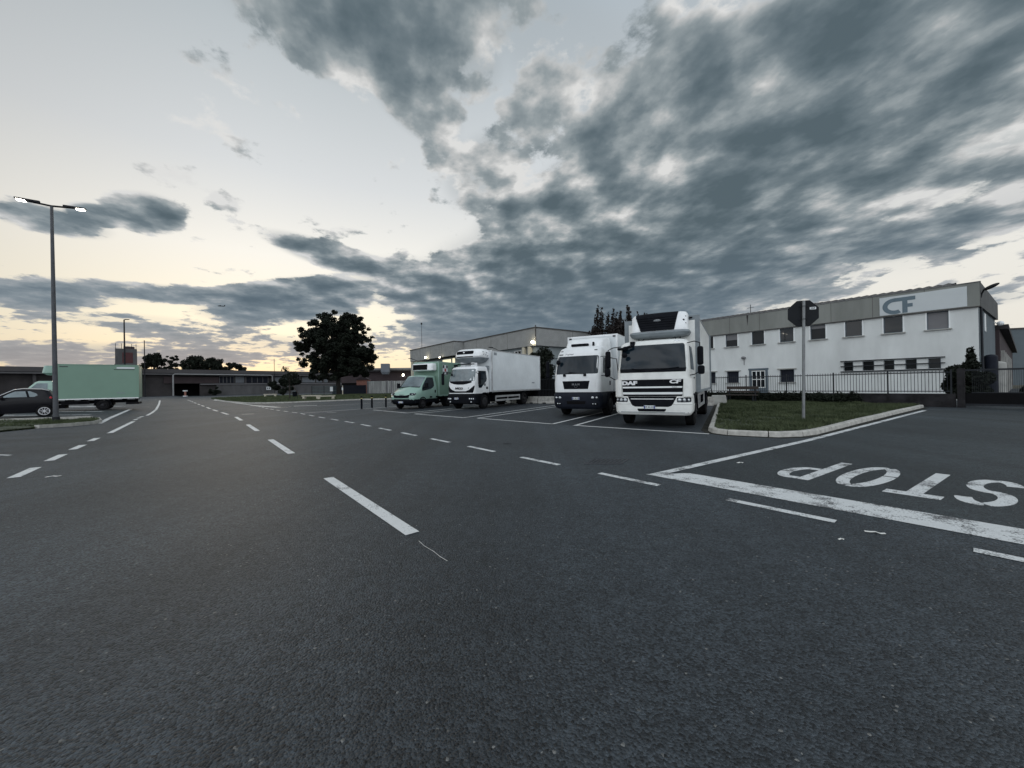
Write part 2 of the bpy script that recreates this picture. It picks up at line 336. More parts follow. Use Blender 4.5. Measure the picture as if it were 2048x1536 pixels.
def obj(name, mb, mat, parent=None, bevel=0., smooth=None, normals=True, seg=2):
    me = bpy.data.meshes.new(name); me.from_pydata(mb.v, [], mb.f)
    if normals:
        bm = bmesh.new(); bm.from_mesh(me); bmesh.ops.recalc_face_normals(bm, faces=bm.faces[:]); bm.to_mesh(me); bm.free()
    me.materials.append(mat); me.update()
    if smooth is not None:
        me.shade_smooth(); me.set_sharp_from_angle(angle=R(smooth))
    o = bpy.data.objects.new(name, me); COL.objects.link(o)
    if parent: o.parent = parent
    if bevel:
        b = o.modifiers.new('bevel', 'BEVEL'); b.width = bevel; b.segments = seg; b.limit_method = 'ANGLE'; b.angle_limit = R(35); b.harden_normals = False
    return o
def tag(o, label, cat, group=None):
    o['label'] = label; o['category'] = cat
    if group: o['group'] = group
    return o
def struct(o): o['kind'] = 'structure'; return o
def stuff(o, label, cat): o['kind'] = 'stuff'; o['label'] = label; o['category'] = cat; return o
def thing(name, label, cat, loc=(0, 0, 0), rz=0, group=None):
    o = bpy.data.objects.new(name, None); o.empty_display_size = .3; COL.objects.link(o)
    o.location = loc; o.rotation_euler = (0, 0, R(rz)); return tag(o, label, cat, group)
def copy_tree(o, parent=None):
    kids = list(o.children); c = o.copy(); COL.objects.link(c)
    if parent: c.parent = parent
    for ch in kids: copy_tree(ch, c)
    return c
def text_geo(s, size, ext=.01, off=0., align='CENTER', sx=1.):
    cu = bpy.data.curves.new('t', 'FONT'); cu.body = s; cu.size = size; cu.extrude = ext; cu.offset = off; cu.align_x = align; cu.align_y = 'CENTER'; cu.resolution_u = 4
    ob = bpy.data.objects.new('t', cu); COL.objects.link(ob)
    dg = bpy.context.evaluated_depsgraph_get(); me = bpy.data.meshes.new_from_object(ob.evaluated_get(dg))
    mb = MB().add([(v.co.x * sx, v.co.y, v.co.z) for v in me.vertices], [tuple(p.vertices) for p in me.polygons])
    bpy.data.objects.remove(ob); bpy.data.curves.remove(cu); bpy.data.meshes.remove(me)
    return mb

# road frame: t runs along the main road away from the camera, s to its left
RD = Vector((-.634, .773)); RN = Vector((-.773, -.634)); R0 = Vector((-3., 6.4))
def lift(s): return min(max((s - 4.4) / 1.8, 0), 1) * .2
def rp(s, t, z=None):
    p = R0 + RN * s + RD * t
    return (p.x, p.y, (lift(s) if z is None else 0) + (z or 0))
def rz_of(x, y):
    return lift((Vector((x, y)) - R0).dot(RN))

# ------------------------------------------------------------------ the ground, the road and its markings
struct(obj('ground', MB().add([(-4000, -4000, -.06), (4000, -4000, -.06), (4000, 4000, -.06), (-4000, 4000, -.06)], [(0, 1, 2, 3)]), m_earth))
rb = MB()
for s0, s1 in ((-75, -40), (-40, -20), (-20, -8), (-8, -2), (-2, 4.4), (4.4, 6.2), (6.2, 20), (20, 80)):
    for t0, t1 in ((-60, -20), (-20, -5), (-5, 10), (10, 30), (30, 60), (60, 140)):
        rb.add([rp(s0, t0), rp(s1, t0), rp(s1, t1), rp(s0, t1)], [(0, 1, 2, 3)])
struct(obj('road', rb, m_asphalt))
H = .005
def strip(mb, pts, w, z=H):           # a painted line of width w along ground points
    P = [Vector(p[:2]) for p in pts]; Lf, Rt = [], []
    for i, p in enumerate(P):
        d = (P[min(i + 1, len(P) - 1)] - P[max(i - 1, 0)]).normalized(); n = Vector((-d.y, d.x)) * w / 2
        Lf.append((p.x + n.x, p.y + n.y, rz_of(*(p + n)) + z)); Rt.append((p.x - n.x, p.y - n.y, rz_of(*(p - n)) + z))
    for i in range(len(P) - 1): mb.add([Rt[i], Rt[i + 1], Lf[i + 1], Lf[i]], [(0, 1, 2, 3)])
def interp(t, tab):
    if t <= tab[0][0]: return tab[0][1]
    for (a, b), (c, d) in zip(tab, tab[1:]):
        if t <= c: return b + (d - b) * (t - a) / (c - a)
    return tab[-1][1]
CS = [(19, .05), (25, .42), (30, .74), (36, 1.03), (42, 1.32), (48, 1.61), (55, 1.95), (74, 2.8)]
cl = MB()
for a, b in [(-3.15, .1), (3.3, 6.58), (9.75, 13.1), (16.1, 19.3), (22.4, 25.4), (27.6, 30.6), (32.9, 36.4), (39.4, 42.6), (45.1, 48.3), (51.5, 55), (58, 61.5), (64.5, 68), (71, 74), (-9.7, -6.5)]:
    strip(cl, [rp(interp(a, CS), a), rp(interp(b, CS), b)], .15)
struct(obj('centre_line', cl, m_line))
ES = [(10, -3.45), (15, -3.2), (20, -3.1), (24, -2.75), (28, -2.52), (33, -2.46)]
el_ = MB()
for k in range(-3, 21):
    a = -3.86 + 2.0 * k
    if a > 33: break
    strip(el_, [rp(interp(a, ES), a), rp(interp(a + 1.07, ES), a + 1.07)], .12)
struct(obj('right_edge_line', el_, m_wornline))
ll = MB()
for a, b in [(-.2, .9), (2, 3.1), (4.12, 5.27), (6.25, 7.33), (8.36, 9.44), (10.55, 11.5), (21.5, 22.3), (23.1, 23.8), (24.5, 25.2)]: strip(ll, [rp(4.28, a), rp(4.26, b)], .16)
strip(ll, [rp(4.2, 13.35), rp(4.2, 20.2)], .16)
strip(ll, [rp(4.12, 26), rp(4.15, 30), rp(4.3, 36), rp(4.6, 43), rp(5., 52), rp(5.8, 68), rp(6.6, 74), rp(8.5, 76)], .16)
struct(obj('left_edge_line', ll, m_line))
# give-way junction on the right: stop line, lane line and STOP lettering
sl = MB().add([rp(-3.93, -3.35, H), rp(-4.5, -3.8, H), rp(-4.5, -12, H), rp(-3.93, -12, H)], [(0, 1, 2, 3)])
struct(obj('stop_line', sl, m_wornline))
jl = MB(); strip(jl, [(2.25, 6.22), (7.3, 9.52), (18.86, 17.62)], .15, .009); struct(obj('junction_line', jl, m_wornline))
SL = MB()
def stroke(t0, pts, w=.15):           # letter box .58 m wide (u) by 1.88 m tall (v); metres
    P = [Vector(p) for p in pts]; Lf, Rt = [], []
    for i, p in enumerate(P):
        d = (P[min(i + 1, len(P) - 1)] - P[max(i - 1, 0)]).normalized(); n = Vector((-d.y, d.x)) * w / 2; Lf.append(p + n); Rt.append(p - n)
    for i in range(len(P) - 1):
        q = [Lf[i], Lf[i + 1], Rt[i + 1], Rt[i]]
        SL.prism([tuple(v) for v in q], lambda u, v: rp(-7.18 + v, t0 + u + .105 * (v - 1.88), .003), lambda u, v: rp(-7.18 + v, t0 + u + .105 * (v - 1.88), .007))
def arcp(cx, cy, rx, ry, a0, a1, n=12): return [(cx + rx * math.cos(R(a0 + (a1 - a0) * i / n)), cy + ry * math.sin(R(a0 + (a1 - a0) * i / n))) for i in range(n + 1)]
stroke(-7.11, arcp(.30, 1.38, .17, .41, 15, 100, 6)); stroke(-7.11, arcp(.30, 1.38, .17, .41, 104, 270, 12) + arcp(.30, .52, .17, .45, 84, 10, 7)); stroke(-7.11, arcp(.30, .52, .17, .43, 6, -165, 12))
stroke(-6.55, [(.03, 1.8), (.55, 1.8)], .2); stroke(-6.55, [(.29, 1.69), (.29, .86)]); stroke(-6.55, [(.29, .84), (.29, 0)])
for a0, a1 in ((10, 78), (83, 188), (193, 258), (263, 368)): stroke(-5.93, arcp(.29, .94, .2, .86, a0, a1, 9))
stroke(-5.2, [(.08, 0), (.08, 1.88)]); stroke(-5.2, [(.165, 1.8), (.3, 1.8)] + arcp(.28, 1.36, .17, .44, 75, 6, 7)); stroke(-5.2, arcp(.28, 1.36, .17, .44, 1, -75, 7) + [(.3, .92), (.165, .92)])
struct(obj('stop_lettering', SL, m_wornline, normals=True))
# bays on the right where the trucks stand
by = MB(); BD = Vector((.5, .866))
def bline(p, L_): q = Vector(p) + BD * L_; strip(by, [p, tuple(q)], .12, .007)
strip(by, [(2.2, 13.93), (5.61, 11.02)], .13); bline((2.26, 13.89), 12.5)
strip(by, [(-1.62, 17.72), (1.51, 14.52)], .13); bline((1.51, 14.52), 12.5); bline((-1.61, 17.7), 13)
strip(by, [(-5.38, 21.18), (-2.31, 18.11)], .13); bline((-2.31, 18.11), 13); bline((-5.36, 21.16), 12)
strip(by, [(-9.27, 25.6), (-6.02, 22.02)], .13); bline((-6.02, 22.08), 12)
strip(by, [(-12.76, 23.57), (-9.05, 29.7), (-7, 33.2)], .13)
strip(by, [(-16.46, 23.41), (-15.93, 23.74)], .15); strip(by, [(-11.5, 23.84), (-10.84, 23.66)], .1)
struct(obj('parking_bay_lines', by, m_line))
fl = MB()
strip(fl, [(-45.2, 58.2), (-24.91, 36.9)], .2); strip(fl, [(-24.48, 36.21), (-19.2, 31.6)], .45)
strip(fl, [(-18.9, 33.3), (-17.2, 33.9)], .5); strip(fl, [(-16.58, 32.43), (-14.04, 35.85), (-9, 41)], .13)
strip(fl, [(-18.8, 30.95), (-18.52, 32.28)], .1)
struct(obj('far_side_road_lines', fl, m_line))
lt = MB()
strip(lt, [(-18.7, 17.42), (-21.62, 20.68), (-29.96, 30.27)], .17); strip(lt, [(-34.6, 34.6), (-32.8, 34.6)], .7); strip(lt, [(-31.6, 29.6), (-29.6, 30.0)], .6)
for x0 in (0, 4.6, 9.2): strip(lt, [(-50 + x0, 37.2), (-36.5 + x0 * .3, 34.3 + x0 * .1)], .5)
strip(lt, [(-42, 28.6), (-27.5, 25.9)], .3); strip(lt, [(-40, 24.6), (-24.5, 22.3)], .3)
strip(lt, [(-12.6, 8.65), (-11.62, 8.9)], .13)
struct(obj('left_lot_lines', lt, m_wornline))
bs_ = MB().add([(x, y, .003) for x, y in ((5.55, 11.1), (2.2, 13.95), (1.5, 14.55), (-1.6, 17.7), (-2.3, 18.1), (-5.36, 21.16), (-6.0, 22.05), (-9.2, 25.6), (-3.5, 36), (14.2, 26.6), (9.6, 18.5))], [tuple(range(11))])  # thin sheet whose darker colour deepens the shade under the trucks
struct(obj('shaded_parking_bay', bs_, m_bayshade))
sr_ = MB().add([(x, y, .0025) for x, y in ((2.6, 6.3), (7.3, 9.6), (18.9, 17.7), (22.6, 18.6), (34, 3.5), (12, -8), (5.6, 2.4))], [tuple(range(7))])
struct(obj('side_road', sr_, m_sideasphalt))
# drain, scratches, litter
dg_ = MB()
dc, du, dv = Vector((1.79, 7.36)), Vector((.36, -.02)), Vector((.12, .2))
for i in range(9):
    a = dc + du * (i / 4 - 1) * .9
    for sg in (-1, 1): dg_.beam((*(a + dv * sg * .05), .006), (*(a + dv * sg), .006), .035, .012)
for sg in (-1, 1): dg_.beam((*(dc + dv * sg - du), .007), (*(dc + dv * sg + du), .007), .03, .014)
tag(obj('drain_grate', dg_, M('worn_iron', (.062, .066, .072), .85, spec=.2)), 'worn iron drain grate set flush in the asphalt before the stop line', 'drain grate')
tag(obj('string', MB().tube([(-.93, 3.74, .004), (-.85, 3.62, .004), (-.74, 3.5, .004), (-.66, 3.39, .004), (-.58, 3.3, .004)], .0018, 5), m_litter), 'thin white string lying past the end of the nearest centre dash', 'string')
def scrap(x, y, w, l, a, label, mat=m_litter):
    ca, sa = math.cos(a), math.sin(a); mb = MB(); z0 = rz_of(x, y) + .003
    P = [[(x + ca * l * (i / 4 - .5) - sa * w * (k - .5) * (1 - .3 * (i == 2)) - sa * l * .12 * (i == 0), y + sa * l * (i / 4 - .5) + ca * w * (k - .5) * (1 - .3 * (i == 2)) + ca * l * .12 * (i == 0), z0 + .006 * ((i * 7 + k * 3) % 3)) for k in (0, 1)] for i in range(5)]
    Q = [[(p[0], p[1], p[2] + .002) for p in r] for r in P]
    mb.grid(P).grid(Q); tag(obj('litter', mb, mat), label, 'litter', 'scraps of litter on the asphalt')
scrap(3.5, 3.74, .035, .15, -.45, 'long white paper scrap just beyond the near dash beside the stop line')
scrap(3.05, 3.6, .02, .045, .1, 'tiny white scrap left of the long paper scrap')
scrap(4.15, 7.05, .05, .1, .2, 'small white scrap behind the stop line by the slanting lane line')
scrap(-8.25, 6.9, .07, .2, .5, 'white paper scrap on the road inside the left dashed line')
scrap(-.14, 9.81, .06, .22, -.1, 'dark scrap of rubber on the asphalt in front of the trucks', m_black)

# ------------------------------------------------------------------ vegetation tools
def leafcards(centres, radii, n, size, flat=.7, seed=1):
    g = np.random.default_rng(seed); C_ = np.array(centres, float); Rr = np.array(radii, float)
    w = np.prod(Rr, axis=1) ** (2 / 3); idx = g.choice(len(C_), n, p=w / w.sum())
    d = g.normal(size=(n, 3)); d /= np.linalg.norm(d, axis=1)[:, None]; rad = g.random(n) ** .45
    p = C_[idx] + d * rad[:, None] * Rr[idx]
    a = g.normal(size=(n, 3)); a /= np.linalg.norm(a, axis=1)[:, None]
    b = np.cross(a, g.normal(size=(n, 3))); b /= np.linalg.norm(b, axis=1)[:, None]
    s = size * (.55 + .9 * g.random(n))[:, None]
    v = np.stack([p - a * s, p + b * s * .55, p + a * s, p - b * s * .55], 1).reshape(-1, 3)
    return v
def card_obj(name, v, mat, parent=None, quads=True, k=4):
    n = len(v) // k; me = bpy.data.meshes.new(name)
    me.vertices.add(len(v)); me.vertices.foreach_set('co', v.astype(np.float32).ravel())
    me.loops.add(len(v)); me.loops.foreach_set('vertex_index', np.arange(len(v), dtype=np.int32))
    me.polygons.add(n); me.polygons.foreach_set('loop_start', np.arange(0, len(v), k, dtype=np.int32))
    me.update(calc_edges=True); me.validate(); me.materials.append(mat)
    o = bpy.data.objects.new(name, me); COL.objects.link(o)
    if parent: o.parent = parent
    return o
def clumps(c, r, n, cr, seed):
    g = np.random.default_rng(seed); cs, rs = [], []
    for _ in range(n):
        d = g.normal(size=3); d /= np.linalg.norm(d); q = g.random() ** .36
        k = cr * (.6 + .8 * g.random())
        cs.append([c[i] + d[i] * q * r[i] for i in range(3)]); rs.append([k, k, k * .75])
    return cs, rs
def tree(name, label, loc, h, crown_r, crown_c, nclump, cr, nleaf, leaf, trunk_r, seed, group=None, mat=None, shape=None):
    t = thing(name, label, 'tree', loc, 0, group); g = np.random.default_rng(seed)
    cs, rs = clumps((0, 0, crown_c), (crown_r[0], crown_r[1], crown_r[2]), nclump, cr, seed)
    if shape: cs, rs = shape(cs, rs)
    tm = MB().tube([(0, 0, -.05), (.03, 0, crown_c * .3), (0, .05, crown_c * .65), (.1, 0, crown_c)], [trunk_r * 1.25, trunk_r, trunk_r * .8, trunk_r * .4], 10)
    for c in cs[::2]:
        z0 = min(crown_c * (.45 + .4 * g.random()), c[2] * .9)
        tm.tube([(0, 0, z0), (c[0] * .45, c[1] * .45, z0 + (c[2] - z0) * .6), tuple(c)], [trunk_r * .4, trunk_r * .2, trunk_r * .06], 5)
    obj('trunk', tm, m_bark, t, smooth=60)
    card_obj('crown', leafcards(cs, rs, nleaf, leaf, seed=seed), mat or m_leaf, t)
    return t

# ------------------------------------------------------------------ right-hand verge with kerb, grass and stop sign
KB = [(14.29, 26.76), (9.6, 18.3), (5.95, 11.75), (5.8, 11.2), (5.96, 10.75), (6.35, 10.47), (6.97, 10.12), (7.63, 10.18), (8.3, 10.5), (11.6, 12.9), (16.2, 16.2), (20.74, 19.4)]
def offset(path, d):
    P = [Vector(p) for p in path]; o = []
    for i, p in enumerate(P):
        t = (P[min(i + 1, len(P) - 1)] - P[max(i - 1, 0)]).normalized(); o.append(tuple(p + Vector((-t.y, t.x)) * d))
    return o
ki = offset(KB, .17)
def resample(path, step):
    P = [Vector(p) for p in path]; o = [P[0]]; left = step
    for a, b in zip(P, P[1:]):
        d = (b - a).length; t = left
        while t < d: o.append(a + (b - a) * (t / d)); t += step
        left = t - d
    return [tuple(p) for p in o + [P[-1]]]
KR = resample(KB, .12); k1 = offset(KR, .02); k2 = offset(KR, .05); k3 = offset(KR, .17)
km = MB(); i = 0
while i < len(KR) - 1:
    j = min(i + 8, len(KR) - 1); dzk = .006 * math.sin(i * 1.7); P = []
    for q in range(i, j + 1):
        sh = .11 if q == i else (-.11 if q == j else 0)
        def mv(path):
            a_ = Vector(path[q]); b_ = Vector(path[min(q + 1, len(KR) - 1)] if sh > 0 else path[max(q - 1, 0)]); p = a_ + (b_ - a_) * abs(sh); return p.x, p.y
        P.append([(*mv(KR), -.02), (*mv(k1), .11 + dzk), (*mv(k2), .135 + dzk), (*mv(k3), .135 + dzk), (*mv(k3), -.02)])
    km.grid(P)
    for e in (P[0], P[-1]): km.add(e, [tuple(range(5))])
    i = j
struct(obj('kerb', km, m_kerb, smooth=30))
gm = MB(); strip(gm, offset(KR, -.09), .2, .004); struct(obj('gutter', gm, M('gutter_dirt', (.034, .034, .03), .95, var=.6, scale=2.5, bump=.5, bscale=40, spec=.1)))
jm = MB()
for (a, b) in ((0.93, 10.55), ):
    pass
vp_ = ki + [(20.4, 20.6), (19.2, 22.3), (13.9, 29.3)]
vg = bpy.data.meshes.new('verge'); bm = bmesh.new(); bm.faces.new([bm.verts.new((x, y, .12)) for x, y in vp_]); bmesh.ops.triangulate(bm, faces=bm.faces[:]); bm.to_mesh(vg); bm.free()
vg.materials.append(m_grassground); vo_ = bpy.data.objects.new('verge', vg); COL.objects.link(vo_); struct(vo_)
def inside(x, y, poly):
    c = np.zeros(len(x), bool); n = len(poly)
    for i in range(n):
        (x0, y0), (x1, y1) = poly[i], poly[i - 1]
        c ^= ((y0 > y) != (y1 > y)) & (x < (x1 - x0) * (y - y0) / (y1 - y0 + 1e-9) + x0)
    return c
def blades(poly, n, h, z, seed, w=.012, keep=None):
    g = np.random.default_rng(seed); P = np.array(poly); lo, hi = P.min(0), P.max(0)
    x = g.uniform(lo[0], hi[0], n); y = g.uniform(lo[1], hi[1], n); k = inside(x, y, poly); x, y = x[k], y[k]; n = len(x)
    pt = np.sin(x * 1.7 + 1.3 * np.sin(y)) * np.sin(y * 2.1 + x) * .5 + .3 * np.sin(x * 5.1 + y * 3.3) * np.sin(y * 4.7 - x * 2) + .5; kp = g.random(n) < .35 + .75 * pt; x, y, pt = x[kp], y[kp], pt[kp]; n = len(x)
    cl_ = .45 + 1.1 * np.clip(pt, 0, 1)
    hh = h * (.4 + .9 * g.random(n)) * cl_; a = g.uniform(0, 6.28, n); lean = g.normal(0, .45, (n, 2)) * hh[:, None]
    zz_ = np.full(n, z) if not callable(z) else z(x, y)
    p0 = np.stack([x - w * np.cos(a), y - w * np.sin(a), zz_], 1); p1 = np.stack([x + w * np.cos(a), y + w * np.sin(a), zz_], 1); p2 = np.stack([x + lean[:, 0], y + lean[:, 1], zz_ + hh], 1)
    return np.stack([p0, p1, p2], 1).reshape(-1, 3)
stuff(card_obj('grass', blades(vp_, 190000, .09, .118, 3), m_grass, k=3), 'short rough grass filling the kerbed verge', 'grass')
# weeds and a low rough hedge along the fence foot
fp = Vector((22.2, 19.0)); fd = Vector((-.6, .8)); fnrm = Vector((-.8, -.6))
hc, hr = [], []
for i in range(90):
    s = 3.9 + i * .115; p = fp + fd * s + fnrm * (.35 + .25 * rng.random()); hc.append((p.x, p.y, .3 + .1 * rng.random())); hr.append((.3, .3, .3 + .2 * rng.random()))
stuff(card_obj('weed_strip', leafcards(hc, hr, 15000, .06, seed=5), m_leaf, None), 'dark rough weeds along the foot of the railing fence', 'weeds')
# stop sign seen from behind
sg = thing('stop_sign', 'back of an octagonal stop sign on a tall grey post in the verge', 'road sign', (9.90, 13.11, .11), 0)
sg.rotation_euler = (0, R(1.0), R(-22))
obj('post', MB().tube([(0, 0, -.05), (0, 0, 4.08)], .045, 14), m_pole, sg, smooth=40)
r8 = .475
obj('sign_plate', MB().prism([(r8 * math.cos(R(22.5 + 45 * k)), r8 * math.sin(R(22.5 + 45 * k))) for k in range(8)], lambda u, v: (u, -.055 - .0, 3.66 + v) if False else (u, .05, 3.66 + v), lambda u, v: (u, .075, 3.66 + v)), m_signback, sg, bevel=.006)
stk = obj('sticker', MB().box(.18, .36, .046, .05, 3.78, 3.86), m_plate, sg)
tx = text_geo('CLS', .065, .001, .002); tx.xf(lambda x, y, z: (.27 + x, .044 - z, 3.82 + y)); obj('sticker_print', tx, m_ink, stk)
for z in (3.44, 3.88):
    obj('clamp', MB().box(-.13, .13, .03, .05, z, z + .035).tube([(-.06, .0, z + .017), (0, -.05, z + .017), (.06, .0, z + .017)], .012, 6), m_signback, sg)

# ------------------------------------------------------------------ vehicles: shared builders
class Shell:
    """cab body from rounded-rectangle sections: rows (z, half width, y front, y rear, corner radius, bulge)"""
    def __init__(s, rows): s.rows = rows
    def at(s, z):
        r = s.rows
        if z <= r[0][0]: return r[0][1:]
        for a, b in zip(r, r[1:]):
            if z <= b[0]:
                k = (z - a[0]) / (b[0] - a[0]); return tuple(p + (q - p) * k for p, q in zip(a[1:], b[1:]))
        return r[-1][1:]
    def fy(s, x, z):
        w, yf, yr, r, b = s.at(z); ax = min(abs(x), w); y = yf + b * (ax / w) ** 2
        if ax > w - r: d = ax - (w - r); y += r - math.sqrt(max(r * r - d * d, 0))
        return y
    def sx(s, y, z):
        w, yf, yr, r, b = s.at(z); ye = yf + b
        if y < ye + r: d = min(ye + r - y, r); return w - r + math.sqrt(max(r * r - d * d, 0))
        return w
    def body(s, sub=3):
        zs = [a[0] for a in s.rows]; Z = []
        for a, b in zip(zs, zs[1:]): Z += [a + (b - a) * i / sub for i in range(sub)]
        Z.append(zs[-1]); P = []
        for z in Z:
            w, yf, yr, r, b = s.at(z); row = [(-w, yr, z), (-w, (yr + yf) / 2, z)]
            row += [(w * math.sin(math.pi / 2 * k / 12), s.fy(w * math.sin(math.pi / 2 * k / 12), z), z) for k in range(-12, 13)]
            row += [(w, (yr + yf) / 2, z), (w, yr, z)]; P.append(row)
        mb = MB().grid(P, closed=True); n = len(P[0]); m = len(P)
        mb.f += [tuple(range(n)), tuple((m - 1) * n + k for k in range(n))]
        return mb
    def front(s, rows, off=.008, nx=14, skirt=.03, sub=1):
        """panel on the front: rows (z, x left, x right)"""
        rr = []
        for a, b in zip(rows, rows[1:]):
            rr += [tuple(p + (q - p) * i / sub for p, q in zip(a, b)) for i in range(sub)]
        rr.append(rows[-1]); P = []
        for z, xl, xr in rr:
            w = s.at(z)[0]; P.append([(xl + (xr - xl) * k / nx, s.fy(xl + (xr - xl) * k / nx, z) - off, z) for k in range(nx + 1)])
        return skirted(P, (0, skirt, 0))
    def side(s, rows, sg, off=.006, ny=6, skirt=.03):
        P = [[(sg * (s.sx(y0 + (y1 - y0) * k / ny, z) + off), y0 + (y1 - y0) * k / ny, z) for k in range(ny + 1)] for z, y0, y1 in rows]
        return skirted(P, (-sg * skirt, 0, 0))
def skirted(P, d):
    mb = MB().grid(P); r, c = len(P), len(P[0])
    ring = [(0, k) for k in range(c)] + [(i, c - 1) for i in range(1, r)] + [(r - 1, k) for k in range(c - 2, -1, -1)] + [(i, 0) for i in range(r - 2, 0, -1)]
    o = len(mb.v); mb.v += [tuple(P[i][k][j] + d[j] for j in range(3)) for i, k in ring]; n = len(ring)
    mb.f += [(ring[q][0] * c + ring[q][1], o + q, o + (q + 1) % n, ring[(q + 1) % n][0] * c + ring[(q + 1) % n][1]) for q in range(n)]
    return mb
def rrows(x0, x1, z0, z1, r, n=4, x0t=None, x1t=None):
    """rows of a rounded (trapezoid) panel"""
    x0t = x0 if x0t is None else x0t; x1t = x1 if x1t is None else x1t; rows = []
    for i in range(n + 1):
        a = math.pi / 2 * i / n; rows.append((z0 + r * (1 - math.sin(a)) if False else z0 + r * (1 - math.cos(a)), r * (1 - math.sin(a))))
    rows += [(z1 - (z - z0), ins) for z, ins in reversed(rows)]
    out_ = []
    for z, ins in rows:
        k = (z - z0) / (z1 - z0); out_.append((z, x0 + (x0t - x0) * k + ins, x1 + (x1t - x1) * k - ins))
    return out_
def wheel(root, x, y, r, w, dish=.05, rimmat=None, tmat=None, spokes=0):
    s = 1 if x > 0 else -1
    t = MB().lathe([(-w / 2, r * .62), (-w / 2, r * .9), (-w / 2 + .03, r), (w / 2 - .03, r), (w / 2, r * .9), (w / 2, r * .62), (w / 2 - .06, r * .58), (-w / 2 + .06, r * .58)], (x, y, r), n=36)
    wh = obj('wheel', t, tmat or m_rubber, root, smooth=35)
    rm = MB()
    if spokes:
        rm.lathe([(s * (w / 2 - .05), r * .64), (s * (w / 2 + .005), r * .67), (s * (w / 2 + .005), r * .57), (s * (w / 2 - .05), r * .56)], (x, y, r), n=32, cap=False)
        for k in range(spokes):
            a = 2 * math.pi * k / spokes; xa = x + s * (w / 2 - .01)
            rm.beam((xa, y + r * .1 * math.cos(a), r + r * .1 * math.sin(a)), (xa, y + r * .6 * math.cos(a), r + r * .6 * math.sin(a)), r * .075, .03, up=(1, 0, 0))
        rm.lathe([(s * (w / 2 - .04), r * .16), (s * (w / 2 + .01), r * .12)], (x, y, r), n=16)
    else:
        rm.lathe([(s * (w / 2 - .10), r * .58), (s * (w / 2 - .01), r * .62), (s * (w / 2 + .005), r * .58), (s * (w / 2 - dish), r * .5), (s * (w / 2 - dish), r * .3), (s * (w / 2 + .03), r * .24), (s * (w / 2 + .04), r * .1)], (x, y, r), n=24)
        for k in range(8):
            a = 2 * math.pi * k / 8; rm.tube([(x + s * (w / 2 - dish - .01), y + r * .4 * math.cos(a), r + r * .4 * math.sin(a)), (x + s * (w / 2 - dish + .03), y + r * .4 * math.cos(a), r + r * .4 * math.sin(a))], r * .035, 6)
    obj('rim', rm, rimmat or m_rim, wh, smooth=35)
    return wh
def mudguard(root, x0, x1, y, r, z, a0=-5, a1=185, mat=None):
    P = [[(xx, y + math.cos(R(a)) * (r + th), z + math.sin(R(a)) * (r + th)) for (xx, th) in ((x0, 0), (x1, 0), (x1, .04), (x0, .04))] for a in np.linspace(a0, a1, 14)]
    obj('mudguard', MB().grid(P, closed=True).add([q for q in P[0]], [(0, 1, 2, 3)]).add([q for q in P[-1]], [(0, 1, 2, 3)]), mat or m_black, root, smooth=40)
def plate(root, x, y, z, w=.36, h=.11):
    p = obj('number_plate', MB().box(x - w / 2, x + w / 2, y - .012, y, z, z + h), m_plate, root, bevel=.006)
    for xx in (x - w / 2 + .006, x + w / 2 - .045): obj('plate_band', MB().box(xx, xx + .039, y - .015, y - .0125, z + .006, z + h - .006), m_plateblue, p)
    g = text_geo('FK 482 XN' if w < .39 else 'GD 715 LT', h * .62, .001, .001, sx=.8); g.xf(lambda a, b, c: (x + a, y - .014 - c, z + h / 2 + b)); obj('plate_lettering', g, m_ink, p)
def cargo_box(root, w, y0, y1, z0, z1, mat, trim, tw=.09):
    b = obj('cargo_box', MB().box(-w, w, y0, y1, z0, z1), mat, root, bevel=.02)
    t = MB()
    for s in (-1, 1):
        t.box(s * w - tw / 2 + (-s * .01) - .0, s * w + tw / 2 - s * .01, y0 - .012, y0 + .06, z0, z1 + .012)
        t.box(s * w - tw / 2 - s * .01, s * w + tw / 2 - s * .01, y1 - .05, y1 + .012, z0, z1 + .012)
    t.box(-w, w, y0 - .01, y0 + .05, z1 - tw, z1 + .01); t.box(-w, w, y1 - .05, y1 + .01, z1 - tw, z1 + .01)
    for s in (-1, 1):
        t.box(s * w - .012, s * w + .012, y0 + .06, y1 - .05, z0 - .02, z0 + .09)
        t.box(s * w - .012, s * w + .012, y0 + .06, y1 - .05, z1 - .05, z1 + .014)
    obj('frame_trim', t, trim, b, bevel=.004)
    return b
def chassis(root, y0, y1, z0, z1, hw=.42):
    mb = MB()
    for s in (-1, 1): mb.box(s * hw - .05, s * hw + .05, y0, y1, z0, z1)
    k = y0
    while k < y1: mb.box(-hw, hw, k, k + .1, z0 + .03, z1 - .03); k += 1.1
    k = y0 + .6
    while k < y1: mb.box(-1.15, 1.15, k, k + .08, z1, z1 + .1); k += .7
    mb.box(-.95, .95, y0 + .2, y1 - .2, z1 + .1, z1 + .12)  # solid floor and the sump below, added to block light under the vehicles
    mb.box(-.5, .5, y0 - .3, y0 + 1.2, z0 - .3, z0 - .05)
    obj('chassis', mb, m_chassis, root)
def axle(root, y, r, hw): obj('axle', MB().tube([(-hw, y, r), (hw, y, r)], .08, 10).ball((0, y, r), (.2, .22, .2)), m_chassis, root, smooth=40)
def side_guard(root, x, y0, y1, zs, mat, h=.1, ends=True):
    mb = MB()
    for z in zs: mb.box(x - .02, x + .02, y0, y1, z, z + h)
    if ends:
        for y in (y0, y1 - .05): mb.box(x - .025, x + .025, y, y + .09, zs[0], zs[-1] + h)
        mb.box(x - .08, x - .03, (y0 + y1) / 2, (y0 + y1) / 2 + .06, zs[0], zs[-1] + h)
    obj('side_guard', mb, mat, root, bevel=.008)
